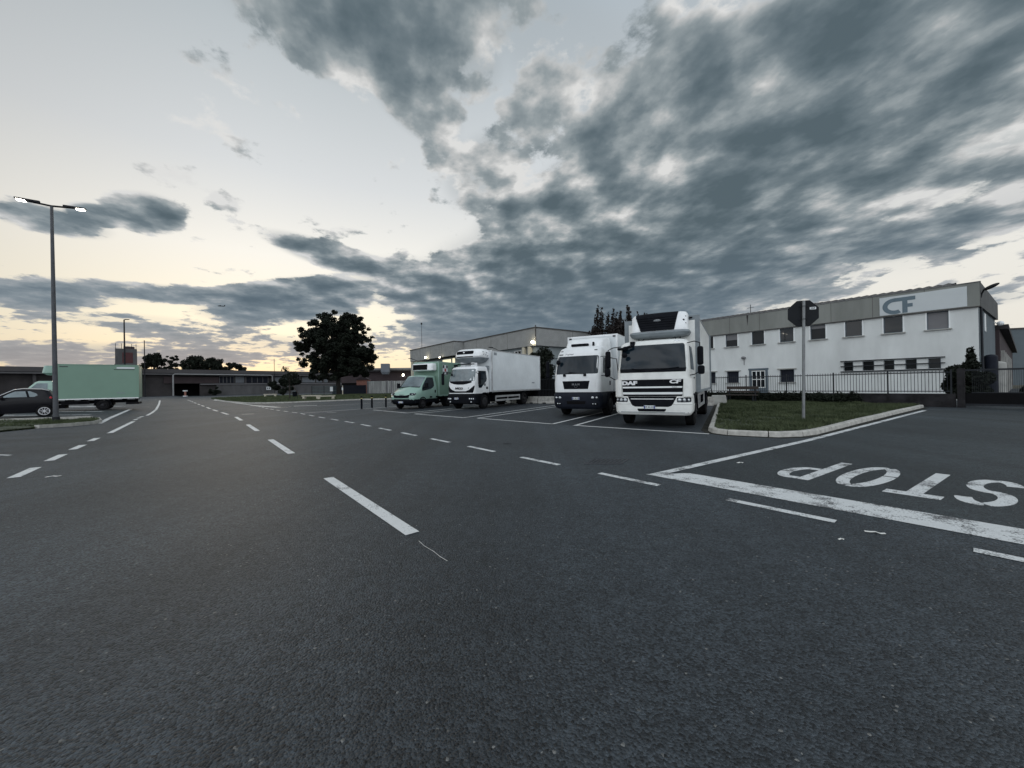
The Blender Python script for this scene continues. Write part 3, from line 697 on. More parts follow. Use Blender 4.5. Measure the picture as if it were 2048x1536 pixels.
def mirror(root, s, base, c, hs, arm_pts, second=None):
    mi = obj('mirror', MB().box(s * c[0] - hs[0], s * c[0] + hs[0], c[1] - hs[1], c[1] + hs[1], c[2] - hs[2], c[2] + hs[2]), m_black, root, bevel=min(hs) * .85, seg=3, smooth=40)
    if second:
        c2, h2 = second; obj('wide_angle_mirror', MB().box(s * c2[0] - h2[0], s * c2[0] + h2[0], c2[1] - h2[1], c2[1] + h2[1], c2[2] - h2[2], c2[2] + h2[2]), m_black, mi, bevel=min(h2) * .85, seg=3, smooth=40)
    for pts in arm_pts: obj('mirror_arm', MB().tube([(s * p[0], p[1], p[2]) for p in pts], .016, 8), m_black, mi, smooth=40)
def emblem(root, txt, size, x, z, yfun, mat, ext=.012, off=.004, sx=1., name='lettering', slant=0.):
    g = text_geo(txt, size, ext, off, 'CENTER', sx)
    g.xf(lambda a, b, c: (x + a + slant * b, yfun(x + a, z + b) - c - ext, z + b)); return obj(name, g, mat, root)
def sidetext(root, txt, size, x, y, z, mat, s=1):
    g = text_geo(txt, size, .004, .002); g.xf(lambda a, b, c: (x + s * c, y + s * a, z + b)); return obj('side_lettering', g, mat, root)
def wiper(root, sh, pts, off=.03):
    obj('wiper', MB().tube([(x, sh.fy(x, z) - off, z) for x, z in pts], .011, 6), m_black, root)

# ------------------------------------------------------------------ truck with the black-faced cooling unit (front right)
def build_daf():
    t = thing('refrigerated_truck', 'large white box truck with slatted black grille and black-faced cooling unit beside the kerb', 'truck', (4.6, 12.74, 0), -30)
    cab = Shell([(1.02, 1.15, .06, 2.0, .14, .05), (1.35, 1.16, .06, 2.0, .16, .05), (1.85, 1.16, .10, 2.0, .17, .06), (2.72, 1.10, .30, 2.0, .15, .07), (2.84, 1.08, .36, 2.0, .16, .08), (2.92, 1.03, .45, 1.97, .2, .1), (2.965, .9, .62, 1.9, .2, .1)])
    obj('cab', cab.body(), m_whitedirty, t, smooth=42)
    ws = rrows(-1.06, 1.06, 1.86, 2.78, .07, x0t=-1.0, x1t=1.0); ws = [(z, a, b) for z, a, b in ws]
    g = obj('windscreen', cab.front(ws, .008, 18), m_glass, t, smooth=50)
    obj('windscreen_border', cab.front([(1.845, -1.04, 1.04), (1.97, -1.06, 1.06)], .011, 18), m_black, g, smooth=50)
    for s in (-1, 1): wiper(t, cab, [(s * .15 - .1, 1.9), (s * .5, 1.95), (s * .75 + .1, 1.99)])
    gr = obj('grille', cab.front([(1.05, -.93, .93), (1.2, -.95, .95), (1.6, -.98, .98)], .012, 14), m_black, t, smooth=50)
    for z, h in ((1.315, .055), (1.105, .075)): obj('grille_slat', cab.front([(z, -.94, .94), (z + h, -.95, .95)], .045, 14, .05), m_white, gr, bevel=.008)
    obj('hood_panel', cab.front([(1.615, -1.0, 1.0), (1.83, -1.0, 1.0)], .006, 14), m_whitedirty, t, smooth=50)
    for s in (-1, 1):
        xs = (.985, 1.19) if s > 0 else (-1.19, -.985)
        P = [[(s * x, y, z) for x, y in ((.98, .03), (1.06, .02), (1.2, .1), (1.24, .3), (1.22, .42))] for z in (1.03, 1.3, 1.62)]
        obj('corner_deflector', skirted(P, (0, .05, 0)), m_whitedirty, t, smooth=50)
    emblem(t, 'DAF', .175, -.72, 1.485, lambda x, z: cab.fy(x, z) - .012, m_letterwhite, .014, .010, 1.55)
    emblem(t, 'CF', .16, .73, 1.52, lambda x, z: cab.fy(x, z) - .012, m_letterwhite, .014, .008, 1.75, slant=.2)
    emblem(t, 'EURO', .035, .72, 1.345, lambda x, z: cab.fy(x, z) - .05, m_badgegrey, .004, 0, 1.6)
    bp = Shell([(.43, 1.15, .06, 1.0, .2, .03), (.5, 1.2, .01, 1.0, .2, .04), (.56, 1.225, 0, 1.0, .22, .05), (.78, 1.235, 0, 1.0, .22, .05)])
    obj('bumper', bp.body(), m_whitedirty, t, smooth=40)
    obj('bumper_groove', bp.front([(.505, -1.12, 1.12), (.525, -1.12, 1.12)], .006, 16), m_greytrim, t)
    up = Shell([(.79, 1.22, .015, 1.0, .2, .05), (1.02, 1.2, .05, 1.0, .2, .05), (1.06, 1.19, .08, 1.0, .2, .05)])
    hb = obj('headlight_panel', up.body(), m_whitedirty, t, smooth=40)
    obj('lower_grille', up.front([(.70, -.52, .52), (.74, -.62, .62), (.8, -.66, .66), (1.04, -.78, .78)], .018, 14, .05), m_black, t, smooth=50)
    obj('lower_grille_strip', up.front([(.945, -.67, .67), (.968, -.68, .68)], .03, 14, .02), m_letterwhite, t)
    for s in (-1, 1):
        a, b = (.78, 1.19) if s > 0 else (-1.19, -.78)
        h = obj('headlight', up.front(rrows(a, b, .855, 1.0, .03), .012, 10), m_bluegrey, t, smooth=50)
        for k, rr in ((.0, .06), (.14, .055), (.26, .045)):
            xx = s * (.86 + k); yy = up.fy(xx, .93); obj('lamp_reflector', MB().lathe([(0, rr * .6), (.0, rr)], (0, 0, 0), n=14).xf(lambda x, y, z: (xx + y, yy - .022 + x, .93 + z)).ball((xx, yy - .016, .93), (rr * .8, .012, rr * .8)), m_lens, h, smooth=50)
    obj('bumper_slot', bp.front(rrows(-.42, .42, .545, .635, .03, x0t=-.46, x1t=.46), .012, 10), m_black, t, smooth=50)
    plate(t, -.06, -.022, .635)
    # doors, side glass, steps
    for s in (-1, 1):
        d = obj('door', cab.side([(1.06, .75, 1.75), (1.8, .42, 1.75), (2.3, .5, 1.75), (2.8, .62, 1.72)], s, .006), m_whitedirty, t, smooth=50)
        obj('side_window', cab.side([(1.92, .5, 1.6), (2.3, .58, 1.62), (2.7, .72, 1.6)], s, .012), m_glass, d, smooth=50)
        obj('door_handle', MB().box(s * 1.17 - .015, s * 1.17 + .02, 1.45, 1.62, 1.62, 1.67), m_black, d, bevel=.008)
        mirror(t, s, None, (1.47, .18, 2.33), (.09, .08, .30), [[(1.08, .42, 2.78), (1.3, .2, 2.8), (1.46, .17, 2.74), (1.47, .18, 2.5)], [(1.15, .3, 1.72), (1.3, .2, 1.74), (1.46, .17, 1.85), (1.47, .18, 2.0)]] if s > 0 else [[(1.08, .42, 2.78), (1.3, .2, 2.74), (1.46, .17, 2.66), (1.47, .18, 2.5)], [(1.15, .3, 1.6), (1.25, .2, 1.62), (1.46, .17, 1.75), (1.47, .18, 2.0)], [(1.38, .2, 2.4), (1.2, .3, 2.36), (1.16, .4, 1.7)]], ((1.49, .17, 1.88), (.10, .08, .14)))
        obj('entry_step', MB().box(s * 1.12 - .1, s * 1.12 + .06, .95, 1.85, 1.0, 1.06).box(s * 1.12 - .1, s * 1.12 + .08, .6, .92, .45, 1.02), m_black, t, bevel=.01)
    obj('kerb_mirror', MB().box(-1.12, -.82, .10, .3, 2.64, 2.72).tube([(-.62, .5, 2.86), (-.66, .2, 2.76), (-.95, .16, 2.68)], .05, 8).box(-.74, -.58, .34, .52, 2.74, 2.93), m_black, t, bevel=.02)
    obj('convex_mirror', MB().ball((-.87, .08, 2.45), (.1, .05, .09)), m_black, t, smooth=60)
    obj('marker_lamp', MB().box(.68, .84, .42, .5, 2.83, 2.9), m_lens, t, bevel=.01)
    # running gear
    for s in (-1, 1):
        wheel(t, s * 1.05, 1.42, .5, .3, -.03); mudguard(t, s * 1.05 - .2, s * 1.05 + .2, 1.42, .57, .5)
        wheel(t, s * .98, 6.6, .5, .56, .14); mudguard(t, s * .98 - .3, s * .98 + .3, 6.6, .57, .5)
    axle(t, 1.42, .5, 1); axle(t, 6.6, .5, 1); chassis(t, 1.0, 9.3, .72, .98)
    side_guard(t, 1.2, 2.6, 5.8, (.52, .98), m_alu, .12); side_guard(t, -1.2, 2.6, 5.8, (.52, .98), m_alu, .12)
    obj('fuel_tank', MB().box(.55, 1.12, 3.0, 4.6, .45, .95), m_chassis, t, bevel=.08)
    obj('battery_case', MB().box(-1.12, -.55, 2.6, 3.6, .5, .98), m_chassis, t, bevel=.03)
    cargo_box(t, 1.27, 2.12, 9.5, 1.12, 3.92, m_whitedirty, m_greytrim, .16)
    # cooling unit
    un = Shell([(3.16, .78, 1.62, 2.12, .2, .1), (3.22, .97, 1.5, 2.12, .22, .1), (3.34, 1.02, 1.42, 2.12, .22, .1), (3.4, 1.0, 1.4, 2.12, .2, .1), (3.95, .98, 1.62, 2.12, .2, .08), (4.05, .93, 1.72, 2.12, .2, .08), (4.08, .85, 1.82, 2.1, .2, .08)])
    u = obj('cooling_unit', un.body(), m_white, t, smooth=45)
    obj('unit_skirt', Shell([(3.14, .76, 1.6, 2.13, .2, .1), (3.2, .99, 1.47, 2.13, .22, .1), (3.3, 1.05, 1.39, 2.13, .22, .1), (3.37, 1.03, 1.40, 2.13, .22, .1)]).body(), m_greytrim, u, smooth=45)
    fg = obj('intake_grille', un.front([(3.38, -.58, .56), (3.41, -.6, .57), (3.95, -.80, .66), (4.05, -.82, .68), (4.085, -.80, .66)], .022, 16, .12, sub=3), m_black, u, smooth=50)
    b = MB()
    for k in range(5): b.add(*_slat(un, 3.5 + k * .09, -.6 - k * .03, .56 + k * .015))
    obj('grille_bars', b, m_black, fg)
    obj('unit_badge', MB().ball((-.02, un.fy(0, 3.76) - .03, 3.76), (.13, .012, .05)), m_badgegrey, fg, smooth=60)
    for p in ((.86, 3.72), (.92, 3.86), (.93, 3.6)):
        c = MB().tube([(p[0], un.fy(p[0], p[1]) - .012, p[1]), (p[0], un.fy(p[0], p[1]) + .02, p[1])], .035 if p[0] < .9 else .018, 10)
        obj('control_knob', c, m_black, u)
    for s in (-1, 1):
        for x0, x1 in ((.72, .72), (.5, .68)): obj('unit_strut', MB().tube([(s * x0, 1.75, 3.18), (s * x1, 1.7, 2.96)], .018, 6), m_black, u)
    obj('marker_lamp', MB().box(1.0, 1.1, 2.06, 2.12, 3.82, 3.87), m_black, t)
    return t
def _slat(sh, z, a, b):
    P = [(a + (b - a) * k / 8, sh.fy(a + (b - a) * k / 8, z) - .03, z) for k in range(9)]; Q = [(x, y - .012, z + .018) for x, y, _ in P]; n = 9
    return P + Q, [(k, k + 1, n + k + 1, n + k) for k in range(8)]
build_daf()

# ------------------------------------------------------------------ truck with roof spoiler (second from right)
def build_man():
    t = thing('box_truck', 'white high-roof box truck with dark bumper, rounded roof spoiler and small black grille', 'truck', (2.88, 17.45, 0), -30)
    cab = Shell([(1.12, 1.12, .05, 2.2, .2, .06), (1.5, 1.13, .05, 2.2, .2, .06), (1.94, 1.12, .09, 2.2, .2, .06), (2.78, 1.07, .30, 2.2, .2, .08), (2.95, 1.05, .36, 2.2, .24, .1), (3.15, 1.0, .5, 2.18, .28, .12), (3.24, .9, .7, 2.1, .3, .12), (3.28, .75, .95, 2.0, .3, .12)])
    obj('cab', cab.body(), m_white, t, smooth=42)
    obj('windscreen', cab.front(rrows(-1.0, 1.0, 1.95, 2.78, .06, x0t=-.98, x1t=.98), .008, 18), m_glass, t, smooth=50)
    wiper(t, cab, [(-.55, 1.96), (-.2, 2.0), (.25, 1.97)]); wiper(t, cab, [(.4, 1.94), (.0, 1.99), (-.35, 2.04)])
    for x in (-.62, .36): obj('wiper_knuckle', MB().box(x, x + .12, .02, .1, 1.84, 1.95), m_black, t, bevel=.02)
    gp = obj('front_panel', cab.front([(1.13, -.86, .86), (1.5, -.9, .9), (1.76, -.92, .92)], .012, 14), m_white, t, smooth=50)
    obj('hatch_panel', cab.front([(1.775, -.95, .95), (1.92, -.95, .95)], .010, 14), m_white, t, smooth=50)
    g = obj('grille', cab.front([(1.265, -.58, .56), (1.63, -.66, .64)], .02, 10), m_black, t, smooth=50)
    emblem(g, 'M A N', .12, 0, 1.47, lambda x, z: cab.fy(x, z) - .02, m_badgegrey, .012, .004, 1.1)
    ring = MB().tube([(.06 * math.cos(a) * 1.1, .02, 1.385 + .055 * math.sin(a)) for a in np.linspace(0, 6.283, 17)], .008, 6); obj('grille_badge', ring, m_badgegrey, g)
    emblem(t, 'MAN', .10, -.83, 2.865, lambda x, z: cab.fy(x, z), m_ink, .003, .004, name='roof_lettering')
    emblem(t, '| TopUsed', .10, -.42, 2.875, lambda x, z: cab.fy(x, z), m_ink, .003, 0, name='roof_lettering')
    for s in (-1, 1): obj('marker_lamp', cab.front([(3.02, s * .82 - .06, s * .82 + .06), (3.055, s * .82 - .06, s * .82 + .06)], .015, 3), m_black, t)
    bp = Shell([(.36, 1.02, .1, 1.0, .2, .05), (.45, 1.12, .03, 1.0, .22, .06), (.6, 1.17, 0, 1.0, .24, .06), (1.0, 1.17, 0, 1.0, .24, .06), (1.11, 1.13, .05, 1.0, .22, .06)])
    obj('bumper', bp.body(), m_bluegrey, t, smooth=40)
    obj('bumper_slot', bp.front([(.58, -.42, .42), (.72, -.46, .46)], .008, 8), m_dark, t)
    for s in (-1, 1):
        a, b = (.66, 1.12) if s > 0 else (-1.12, -.66)
        h = obj('headlight', bp.front(rrows(a, b, .78, .97, .04), .01, 10), m_bluegrey, t, smooth=50)
        for xx, rr in ((.78, .065), (.96, .05)):
            obj('lamp_reflector', MB().ball((s * xx, bp.fy(xx, .88) - .016, .88), (rr, .014, rr * .8)), m_lens, h, smooth=60)
        f = obj('fog_light', bp.front(rrows(*((.72, 1.0) if s > 0 else (-1.0, -.72)), .55, .64, .02), .01, 6), m_black, t)
        for xx in (.79, .9): obj('fog_lens', MB().ball((s * xx, bp.fy(xx, .6) - .014, .6), (.033, .012, .028)), m_lens, f, smooth=60)
        d = obj('door', cab.side([(1.2, .8, 1.9), (1.85, .5, 1.9), (2.4, .56, 1.9), (2.78, .66, 1.88)], s, .006), m_white, t, smooth=50)
        obj('side_window', cab.side([(1.98, .52, 1.7), (2.35, .58, 1.75), (2.7, .72, 1.72)], s, .012), m_glass, d, smooth=50)
        obj('door_handle', MB().box(s * 1.14 - .02, s * 1.14 + .02, 1.5, 1.58, 1.42, 1.62), m_black, d, bevel=.01)
        mirror(t, s, None, (1.42, .12, 2.28), (.085, .08, .3), [[(1.05, .45, 2.72), (1.3, .2, 2.7), (1.42, .14, 2.6)], [(1.1, .3, 1.86), (1.3, .18, 1.84), (1.42, .12, 2.0)]], ((1.42, .1, 1.9), (.09, .08, .13)))
        obj('corner_panel', cab.front([(1.13, *((.9, 1.1) if s > 0 else (-1.1, -.9))), (1.6, *((.93, 1.11) if s > 0 else (-1.11, -.93)))], .012, 5), m_white, t, smooth=50)
        wheel(t, s * 1.03, 1.45, .5, .3, -.03); mudguard(t, s * 1.03 - .2, s * 1.03 + .2, 1.45, .57, .5)
        wheel(t, s * .96, 6.4, .5, .56, .14); mudguard(t, s * .96 - .3, s * .96 + .3, 6.4, .57, .5)
        obj('entry_step', MB().box(s * 1.05 - .15, s * 1.05 + .08, .6, .93, .42, 1.1).box(s * 1.05 - .1, s * 1.05 + .08, .9, 2.1, 1.02, 1.1), m_bluegrey, t, bevel=.02)
        side_guard(t, s * 1.2, 2.7, 5.6, (.5, .8), m_alu)
    obj('convex_mirror', MB().ball((-.86, .1, 2.5), (.11, .06, .12)).tube([(-1.0, .3, 2.62), (-.9, .14, 2.55)], .02, 6), m_black, t, smooth=60)
    plate(t, 0, -.012, .79)
    axle(t, 1.45, .5, .9); axle(t, 6.4, .5, .9); chassis(t, 1.0, 8.9, .72, .98)
    cargo_box(t, 1.27, 2.42, 9.2, 1.1, 3.93, m_boxwhite, m_white)
    sp = MB(); P = []
    for y, z0, w, z1, c in ((1.0, 3.2, .80, 3.34, .1), (1.15, 3.2, .88, 3.5, .14), (1.4, 3.18, .94, 3.64, .16), (1.75, 3.15, .98, 3.73, .18), (2.3, 3.1, 1.0, 3.77, .18)):
        P.append([(-w, y, z0), (-w * .97, y, z1 - c), (-w * .9, y, z1 - .03), (-w * .6, y, z1 + .01), (0, y, z1 + .02), (w * .6, y, z1 + .01), (w * .9, y, z1 - .03), (w * .97, y, z1 - c), (w, y, z0)])
    sp.grid(P); sp.f += [tuple(range(9)), tuple(36 + k for k in range(9))]
    so = obj('roof_spoiler', sp, m_white, t, smooth=45)
    obj('roof_hatch', MB().box(-.52, .32, .86, 1.05, 3.28, 3.40), m_black, t, bevel=.03)
    obj('air_horn', MB().box(.52, .6, .9, 1.0, 3.27, 3.45), m_black, t, bevel=.01)
    for s in (-1, 1): obj('marker_lamp', MB().box(s * 1.14 - .06, s * 1.14 + .06, 2.38, 2.42, 3.8, 3.86), m_black, t)
    return t
build_man()

# ------------------------------------------------------------------ mid-size white truck, side in view
def build_iveco():
    t = thing('refrigerated_truck', 'white box truck with long plain white side and rounded white cooling unit over its cab', 'truck', (-3.316, 24.455, 0), -29.5)
    cab = Shell([(1.0, 1.08, .05, 1.72, .2, .08), (1.35, 1.09, .04, 1.72, .2, .08), (1.8, 1.08, .07, 1.72, .2, .1), (2.58, 1.0, .32, 1.72, .18, .1), (2.68, .97, .4, 1.72, .2, .1), (2.75, .88, .55, 1.68, .2, .1)])
    obj('cab', cab.body(), m_white, t, smooth=42)
    ws = [(1.60, -.25, .25), (1.63, -.5, .5), (1.70, -.78, .78), (1.80, -.98, .98), (1.9, -1.01, 1.01), (2.53, -.95, .95), (2.58, -.9, .9)]
    w_ = obj('windscreen', cab.front(ws, .008, 18), m_glasslight, t, smooth=50)
    obj('windscreen_border', cab.front([(1.585, -.25, .25), (1.615, -.5, .5), (1.69, -.8, .8), (1.80, -.99, .99)], .012, 14), m_black, w_, smooth=50)
    obj('windscreen_sticker', cab.front([(2.42, .72, .86), (2.5, .72, .86)], .012, 3).add(*(lambda m: (m.v, m.f))(cab.front([(1.86, .68, .8), (1.95, .7, .78)], .012, 3))), m_plate, w_)
    g = obj('grille', cab.front([(1.06, -.92, .92), (1.1, -.95, .95), (1.16, -.97, .97)], .014, 14), m_black, t, smooth=50)
    for s in (-1, 1):
        a = [(1.16, .42, .97), (1.24, .66, .99), (1.34, .8, 1.01), (1.5, .98, 1.03)]
        obj('grille_side', cab.front([(z, p, q) if s > 0 else (z, -q, -p) for z, p, q in a], .014, 8), m_black, g, smooth=50)
    emblem(t, 'IVECO', .17, -.1, 1.33, lambda x, z: cab.fy(x, z), m_ink, .012, .008, 1.25)
    emblem(t, 'Z', .13, .62, 1.34, lambda x, z: cab.fy(x, z), m_badgegrey, .008, 0)
    bp = Shell([(.34, 1.0, .1, .95, .2, .05), (.42, 1.1, .02, .95, .22, .06), (.9, 1.12, 0, .95, .22, .06), (.99, 1.1, .04, .95, .22, .06)])
    obj('bumper', bp.body(), m_black, t, smooth=40)
    for s in (-1, 1):
        a, b = (.6, 1.09) if s > 0 else (-1.09, -.7)
        h = obj('headlight', bp.front(rrows(a, b, .6, .76, .03), .01, 8), m_bluegrey, t, smooth=50)
        for xx in (.72, .86, .98) if s > 0 else (.78, .9, 1.0): obj('lamp_reflector', MB().ball((s * xx, bp.fy(xx, .68) - .014, .68), (.055, .014, .05)), m_lens, h, smooth=60)
        obj('fog_light', MB().ball((s * .82, bp.fy(.82, .48) - .01, .48), (.05, .014, .04)), m_lens, t, smooth=60)
        d = obj('door', cab.side([(1.06, .95, 1.55), (1.45, .46, 1.55), (2.2, .52, 1.55), (2.55, .6, 1.54)], s, .006), m_white, t, smooth=50)
        obj('side_window', cab.side([(1.36, .52, .82), (1.5, .48, .98), (1.8, .5, 1.42), (1.95, .52, 1.5), (2.45, .62, 1.46)], s, .012), m_glass, d, smooth=50)
        obj('door_handle', MB().box(s * 1.09 - .02, s * 1.09 + .02, 1.38, 1.56, 1.27, 1.42), m_black, d, bevel=.01)
        obj('door_badge', MB().tube([(s * 1.085, 1.22, 1.55), (s * 1.1, 1.22, 1.55)], .09, 16), m_badgegrey, d)
        mirror(t, s, None, (1.45, .1, 1.95), (.09, .08, .38), [[(1.02, .4, 2.4), (1.3, .15, 2.42), (1.46, .1, 2.3)], [(1.0, .4, 2.34), (1.25, .16, 2.28), (1.4, .1, 2.2)]])
        wheel(t, s * 1.0, 1.13, .46, .27, -.03); mudguard(t, s * 1.02 - .2, s * 1.02 + .16, 1.13, .54, .48, -20, 200)
        wheel(t, s * .93, 6.54, .46, .52, .14); mudguard(t, s * .93 - .28, s * .93 + .28, 6.54, .53, .46)
        side_guard(t, s * 1.18, 2.35, 5.75, (.42, .68), m_alu, .13)
    obj('mirror_bracket', MB().tube([(-.7, .5, 2.72), (-.75, .2, 2.68), (-.72, .14, 2.3)], .02, 6).ball((-.72, .12, 2.22), (.09, .05, .09)), m_black, t, smooth=60)
    plate(t, -.28, -.012, .64)
    obj('roof_bar', MB().box(-.85, -.6, .5, .62, 2.76, 2.9).box(-.62, .7, .6, .68, 2.86, 2.93), m_black, t, bevel=.01)
    obj('roof_vent', MB().box(.42, .7, .62, 1.0, 2.76, 2.98), m_white, t, bevel=.04)
    obj('intake_pipe', MB().tube([(.95, 1.72, 1.1), (.95, 1.72, 2.7)], .07, 10).box(.85, 1.05, 1.68, 1.8, 2.55, 2.8), m_greytrim, t, smooth=40)
    axle(t, 1.13, .46, .9); axle(t, 6.54, .46, .9); chassis(t, .9, 9.1, .7, .95)
    obj('fuel_tank', MB().box(.5, 1.1, 2.5, 3.8, .38, .85), m_chassis, t, bevel=.08)
    obj('spare_wheel', MB().lathe([(-.12, .25), (-.12, .42), (.12, .42), (.12, .25)], (0, 0, 0)).xf(lambda x, y, z: (.1 + y, 8.0 + z, .6 + x)), m_rubber, t, smooth=40)
    obj('tail_lift', MB().box(-1.15, 1.15, 9.1, 9.2, .5, .95).tube([(.6, 7.6, .55), (.7, 9.1, .5)], .06, 8).tube([(-.6, 7.6, .55), (-.7, 9.1, .5)], .06, 8).box(-1.1, 1.1, 8.2, 8.4, .42, .62), m_chassis, t)
    b = cargo_box(t, 1.25, 1.85, 9.24, 1.07, 3.83, m_boxwhite, m_alu, .1)
    obj('front_edge_seal', MB().box(1.235, 1.258, 1.9, 1.94, 1.0, 3.84), m_greytrim, b)
    for k in range(4): obj('rating_sticker', MB().box(1.252, 1.256, 2.15 + .09 * k, 2.22 + .09 * k, 3.52, 3.7), m_greytrim, b)
    sidetext(b, 'LAMBERET', .11, 1.254, 7.95, 1.65, m_greytrim)
    un = Shell([(3.02, .55, 1.35, 1.85, .2, .05), (3.1, .82, 1.05, 1.85, .25, .08), (3.3, 1.02, .78, 1.85, .3, .1), (3.42, 1.06, .7, 1.85, .3, .1), (3.7, 1.05, .78, 1.85, .3, .1), (3.83, .98, .88, 1.85, .3, .1), (3.9, .85, 1.0, 1.83, .3, .1)])
    u = obj('cooling_unit', un.body(), m_white, t, smooth=45)
    obj('unit_underside', Shell([(3.0, .56, 1.34, 1.86, .2, .05), (3.09, .84, 1.03, 1.86, .25, .08), (3.28, 1.03, .77, 1.86, .3, .1), (3.33, 1.05, .755, 1.86, .3, .1)]).body(), m_greytrim, u, smooth=45)
    obj('intake_grille', un.front(rrows(-.85, .55, 3.56, 3.78, .09), .015, 14), m_black, u, smooth=50)
    obj('unit_slot', un.front([(3.36, -.75, .5), (3.42, -.8, .55)], .012, 14), m_black, u)
    obj('unit_badge', MB().ball((-.2, un.fy(-.2, 3.67) - .02, 3.67), (.07, .012, .06)), m_letterwhite, u, smooth=60)
    for z, y in ((3.66, 1.1), (3.5, 1.15), (3.48, 1.4), (3.62, 1.5), (3.42, 1.6)): obj('control_knob', MB().box(un.sx(y, z) - .01, un.sx(y, z) + .012, y, y + .1, z, z + .06), m_greytrim, u)
    return t
build_iveco()

# ------------------------------------------------------------------ mint green delivery van with box
def loft(st, mid=True):
    P = []
    for y, half in st:
        row = [(-w, y, z) for w, z in half] + [(w, y, z) for w, z in reversed(half[:-1])]; P.append(row)
    mb = MB().grid(P, closed=True); n = len(P[0]); m = len(P)
    mb.f += [tuple(range(n)), tuple((m - 1) * n + k for k in range(n))]; return mb
def build_van():
    t = thing('delivery_van', 'mint green chassis van with cargo box and white cooling unit over its cab', 'van', (-7.41, 25.7, 0), -24)
    st = [(.02, [(.6, .58), (.72, .66), (.74, .8), (.7, .9), (.58, .96), (0, .98)]), (.12, [(.86, .5), (.93, .66), (.93, .88), (.84, 1.0), (.66, 1.06), (0, 1.09)]),
          (.4, [(.96, .5), (1.0, .68), (1.0, .96), (.93, 1.14), (.74, 1.22), (0, 1.26)]), (.95, [(.97, .5), (1.01, .7), (1.01, 1.05), (.97, 1.3), (.86, 1.44), (0, 1.5)]),
          (1.72, [(.97, .5), (1.01, .7), (1.01, 1.1), (.96, 1.5), (.80, 2.2), (0, 2.26)]), (1.95, [(.97, .5), (1.01, .7), (1.01, 1.1), (.96, 1.5), (.80, 2.27), (0, 2.33)]), (2.68, [(.97, .5), (1.01, .7), (1.01, 1.1), (.96, 1.5), (.80, 2.27), (0, 2.33)])]
    obj('cab', loft(st), m_green, t, smooth=40, bevel=0)
    P = []
    for k in np.linspace(.03, .94, 8):
        y = .95 + .77 * k; zc = 1.5 + .76 * k; zs = 1.44 + .76 * k; w = (.83 - .08 * k); n = 12
        P.append([(w * (i / n * 2 - 1), y - .016, zc + (zs - zc) * abs(i / n * 2 - 1) + .012) for i in range(n + 1)])
    obj('windscreen', skirted(P, (0, .02, -.03)), m_glasslight, t, smooth=60)
    obj('cowl', MB().box(-.82, .82, .9, .98, 1.45, 1.5), m_black, t, bevel=.02)
    def sidew(y, z): k = min(max((z - 1.5) / .75, -1), 1); return .96 - .16 * k if k > 0 else .96 + .05 * min(1, -k * 1.9)
    for s in (-1, 1):
        d = [[(s * (sidew(y, z) + .012), y, z) for y in np.linspace(a, b, 5)] for z, a, b in ((1.22, .98, 1.0), (1.32, .98, 1.9), (1.42, 1.02, 2.2), (1.56, 1.1, 2.38), (1.8, 1.34, 2.42), (2.14, 1.72, 2.4))]
        obj('side_window', skirted(d, (-s * .03, 0, 0)), m_glass, t, smooth=60)
        obj('door_handle', MB().box(s * 1.01 - .01, s * 1.01 + .02, 2.38, 2.5, 1.05, 1.25), m_black, t, bevel=.015)
        obj('mirror', MB().box(s * 1.2 - .11, s * 1.2 + .11, 1.12, 1.24, 1.4, 1.75).tube([(s * .97, 1.3, 1.42), (s * 1.15, 1.2, 1.42)], .04, 8), m_black, t, bevel=.04, seg=3, smooth=45)
        h = [[(s * (x + .006), y - .006 * 1, z) for x, y in pts] for z, pts in ((.93, ((.72, .045), (.87, .11), (.95, .22))), (1.0, ((.68, .05), (.86, .13), (.955, .32))), (1.08, ((.66, .10), (.84, .2), (.95, .46))))]
        hl = obj('headlight', skirted([[(p[0], p[1] - .02, p[2]) for p in r] for r in h], (-s * .04, .06, 0)), m_bluegrey, t, smooth=60)
        obj('lamp_reflector', MB().ball((s * .86, .07, 1.0), (.06, .03, .035)).ball((s * .93, .2, 1.03), (.03, .06, .035)), m_lens, hl, smooth=60)
        wheel(t, s * .915, 1.0, .36, .23, .02); wheel(t, s * .82, 4.05, .36, .42, .1)
        mudguard(t, s * 1.0 - .03, s * 1.0 + .022, 1.0, .37, .37, -5, 185)
        mudguard(t, s * 1.0 - .03, s * 1.0 + .024, 1.0, .405, .37, -5, 185)
        mudguard(t, s * .85 - .24, s * .85 + .24, 4.05, .42, .37)
        obj('sill', MB().box(s * 1.0 - .06, s * 1.0 + .03, 1.42, 2.7, .4, .66), m_black, t, bevel=.02)
        obj('fender_trim', MB().box(s * .99 - .04, s * .99 + .045, .2, .62, .4, .66), m_black, t, bevel=.03)
    obj('grille', MB().prism([(-.68, .98), (-.6, .76), (.6, .76), (.68, .98), (.4, .93), (-.4, .93)], lambda u, v: (u, .0 - .02 + .06 * u * u, v), lambda u, v: (u, .06 + .06 * u * u, v)), m_black, t)
    obj('grille_badge', text_geo('IVECO', .1, .008, .003, sx=1.3).xf(lambda x, y, z: (x, -.01 - z + .03, .965 + y * .6)), m_badgegrey, t)
    bp = Shell([(.3, .8, .1, .7, .2, .08), (.38, .95, 0, .7, .25, .1), (.56, 1.0, -.05, .7, .25, .1), (.68, .97, -.02, .7, .25, .1)])
    obj('bumper', bp.body(), m_black, t, smooth=40); plate(t, 0, -.06, .42, .4, .11)
    obj('bumper_corner', bp.front([(.36, -.93, -.78), (.46, -.97, -.8)], .012, 4), m_lens, t)
    b = cargo_box(t, 1.1, 2.78, 6.6, .8, 3.28, m_greenbox, m_green, .05)
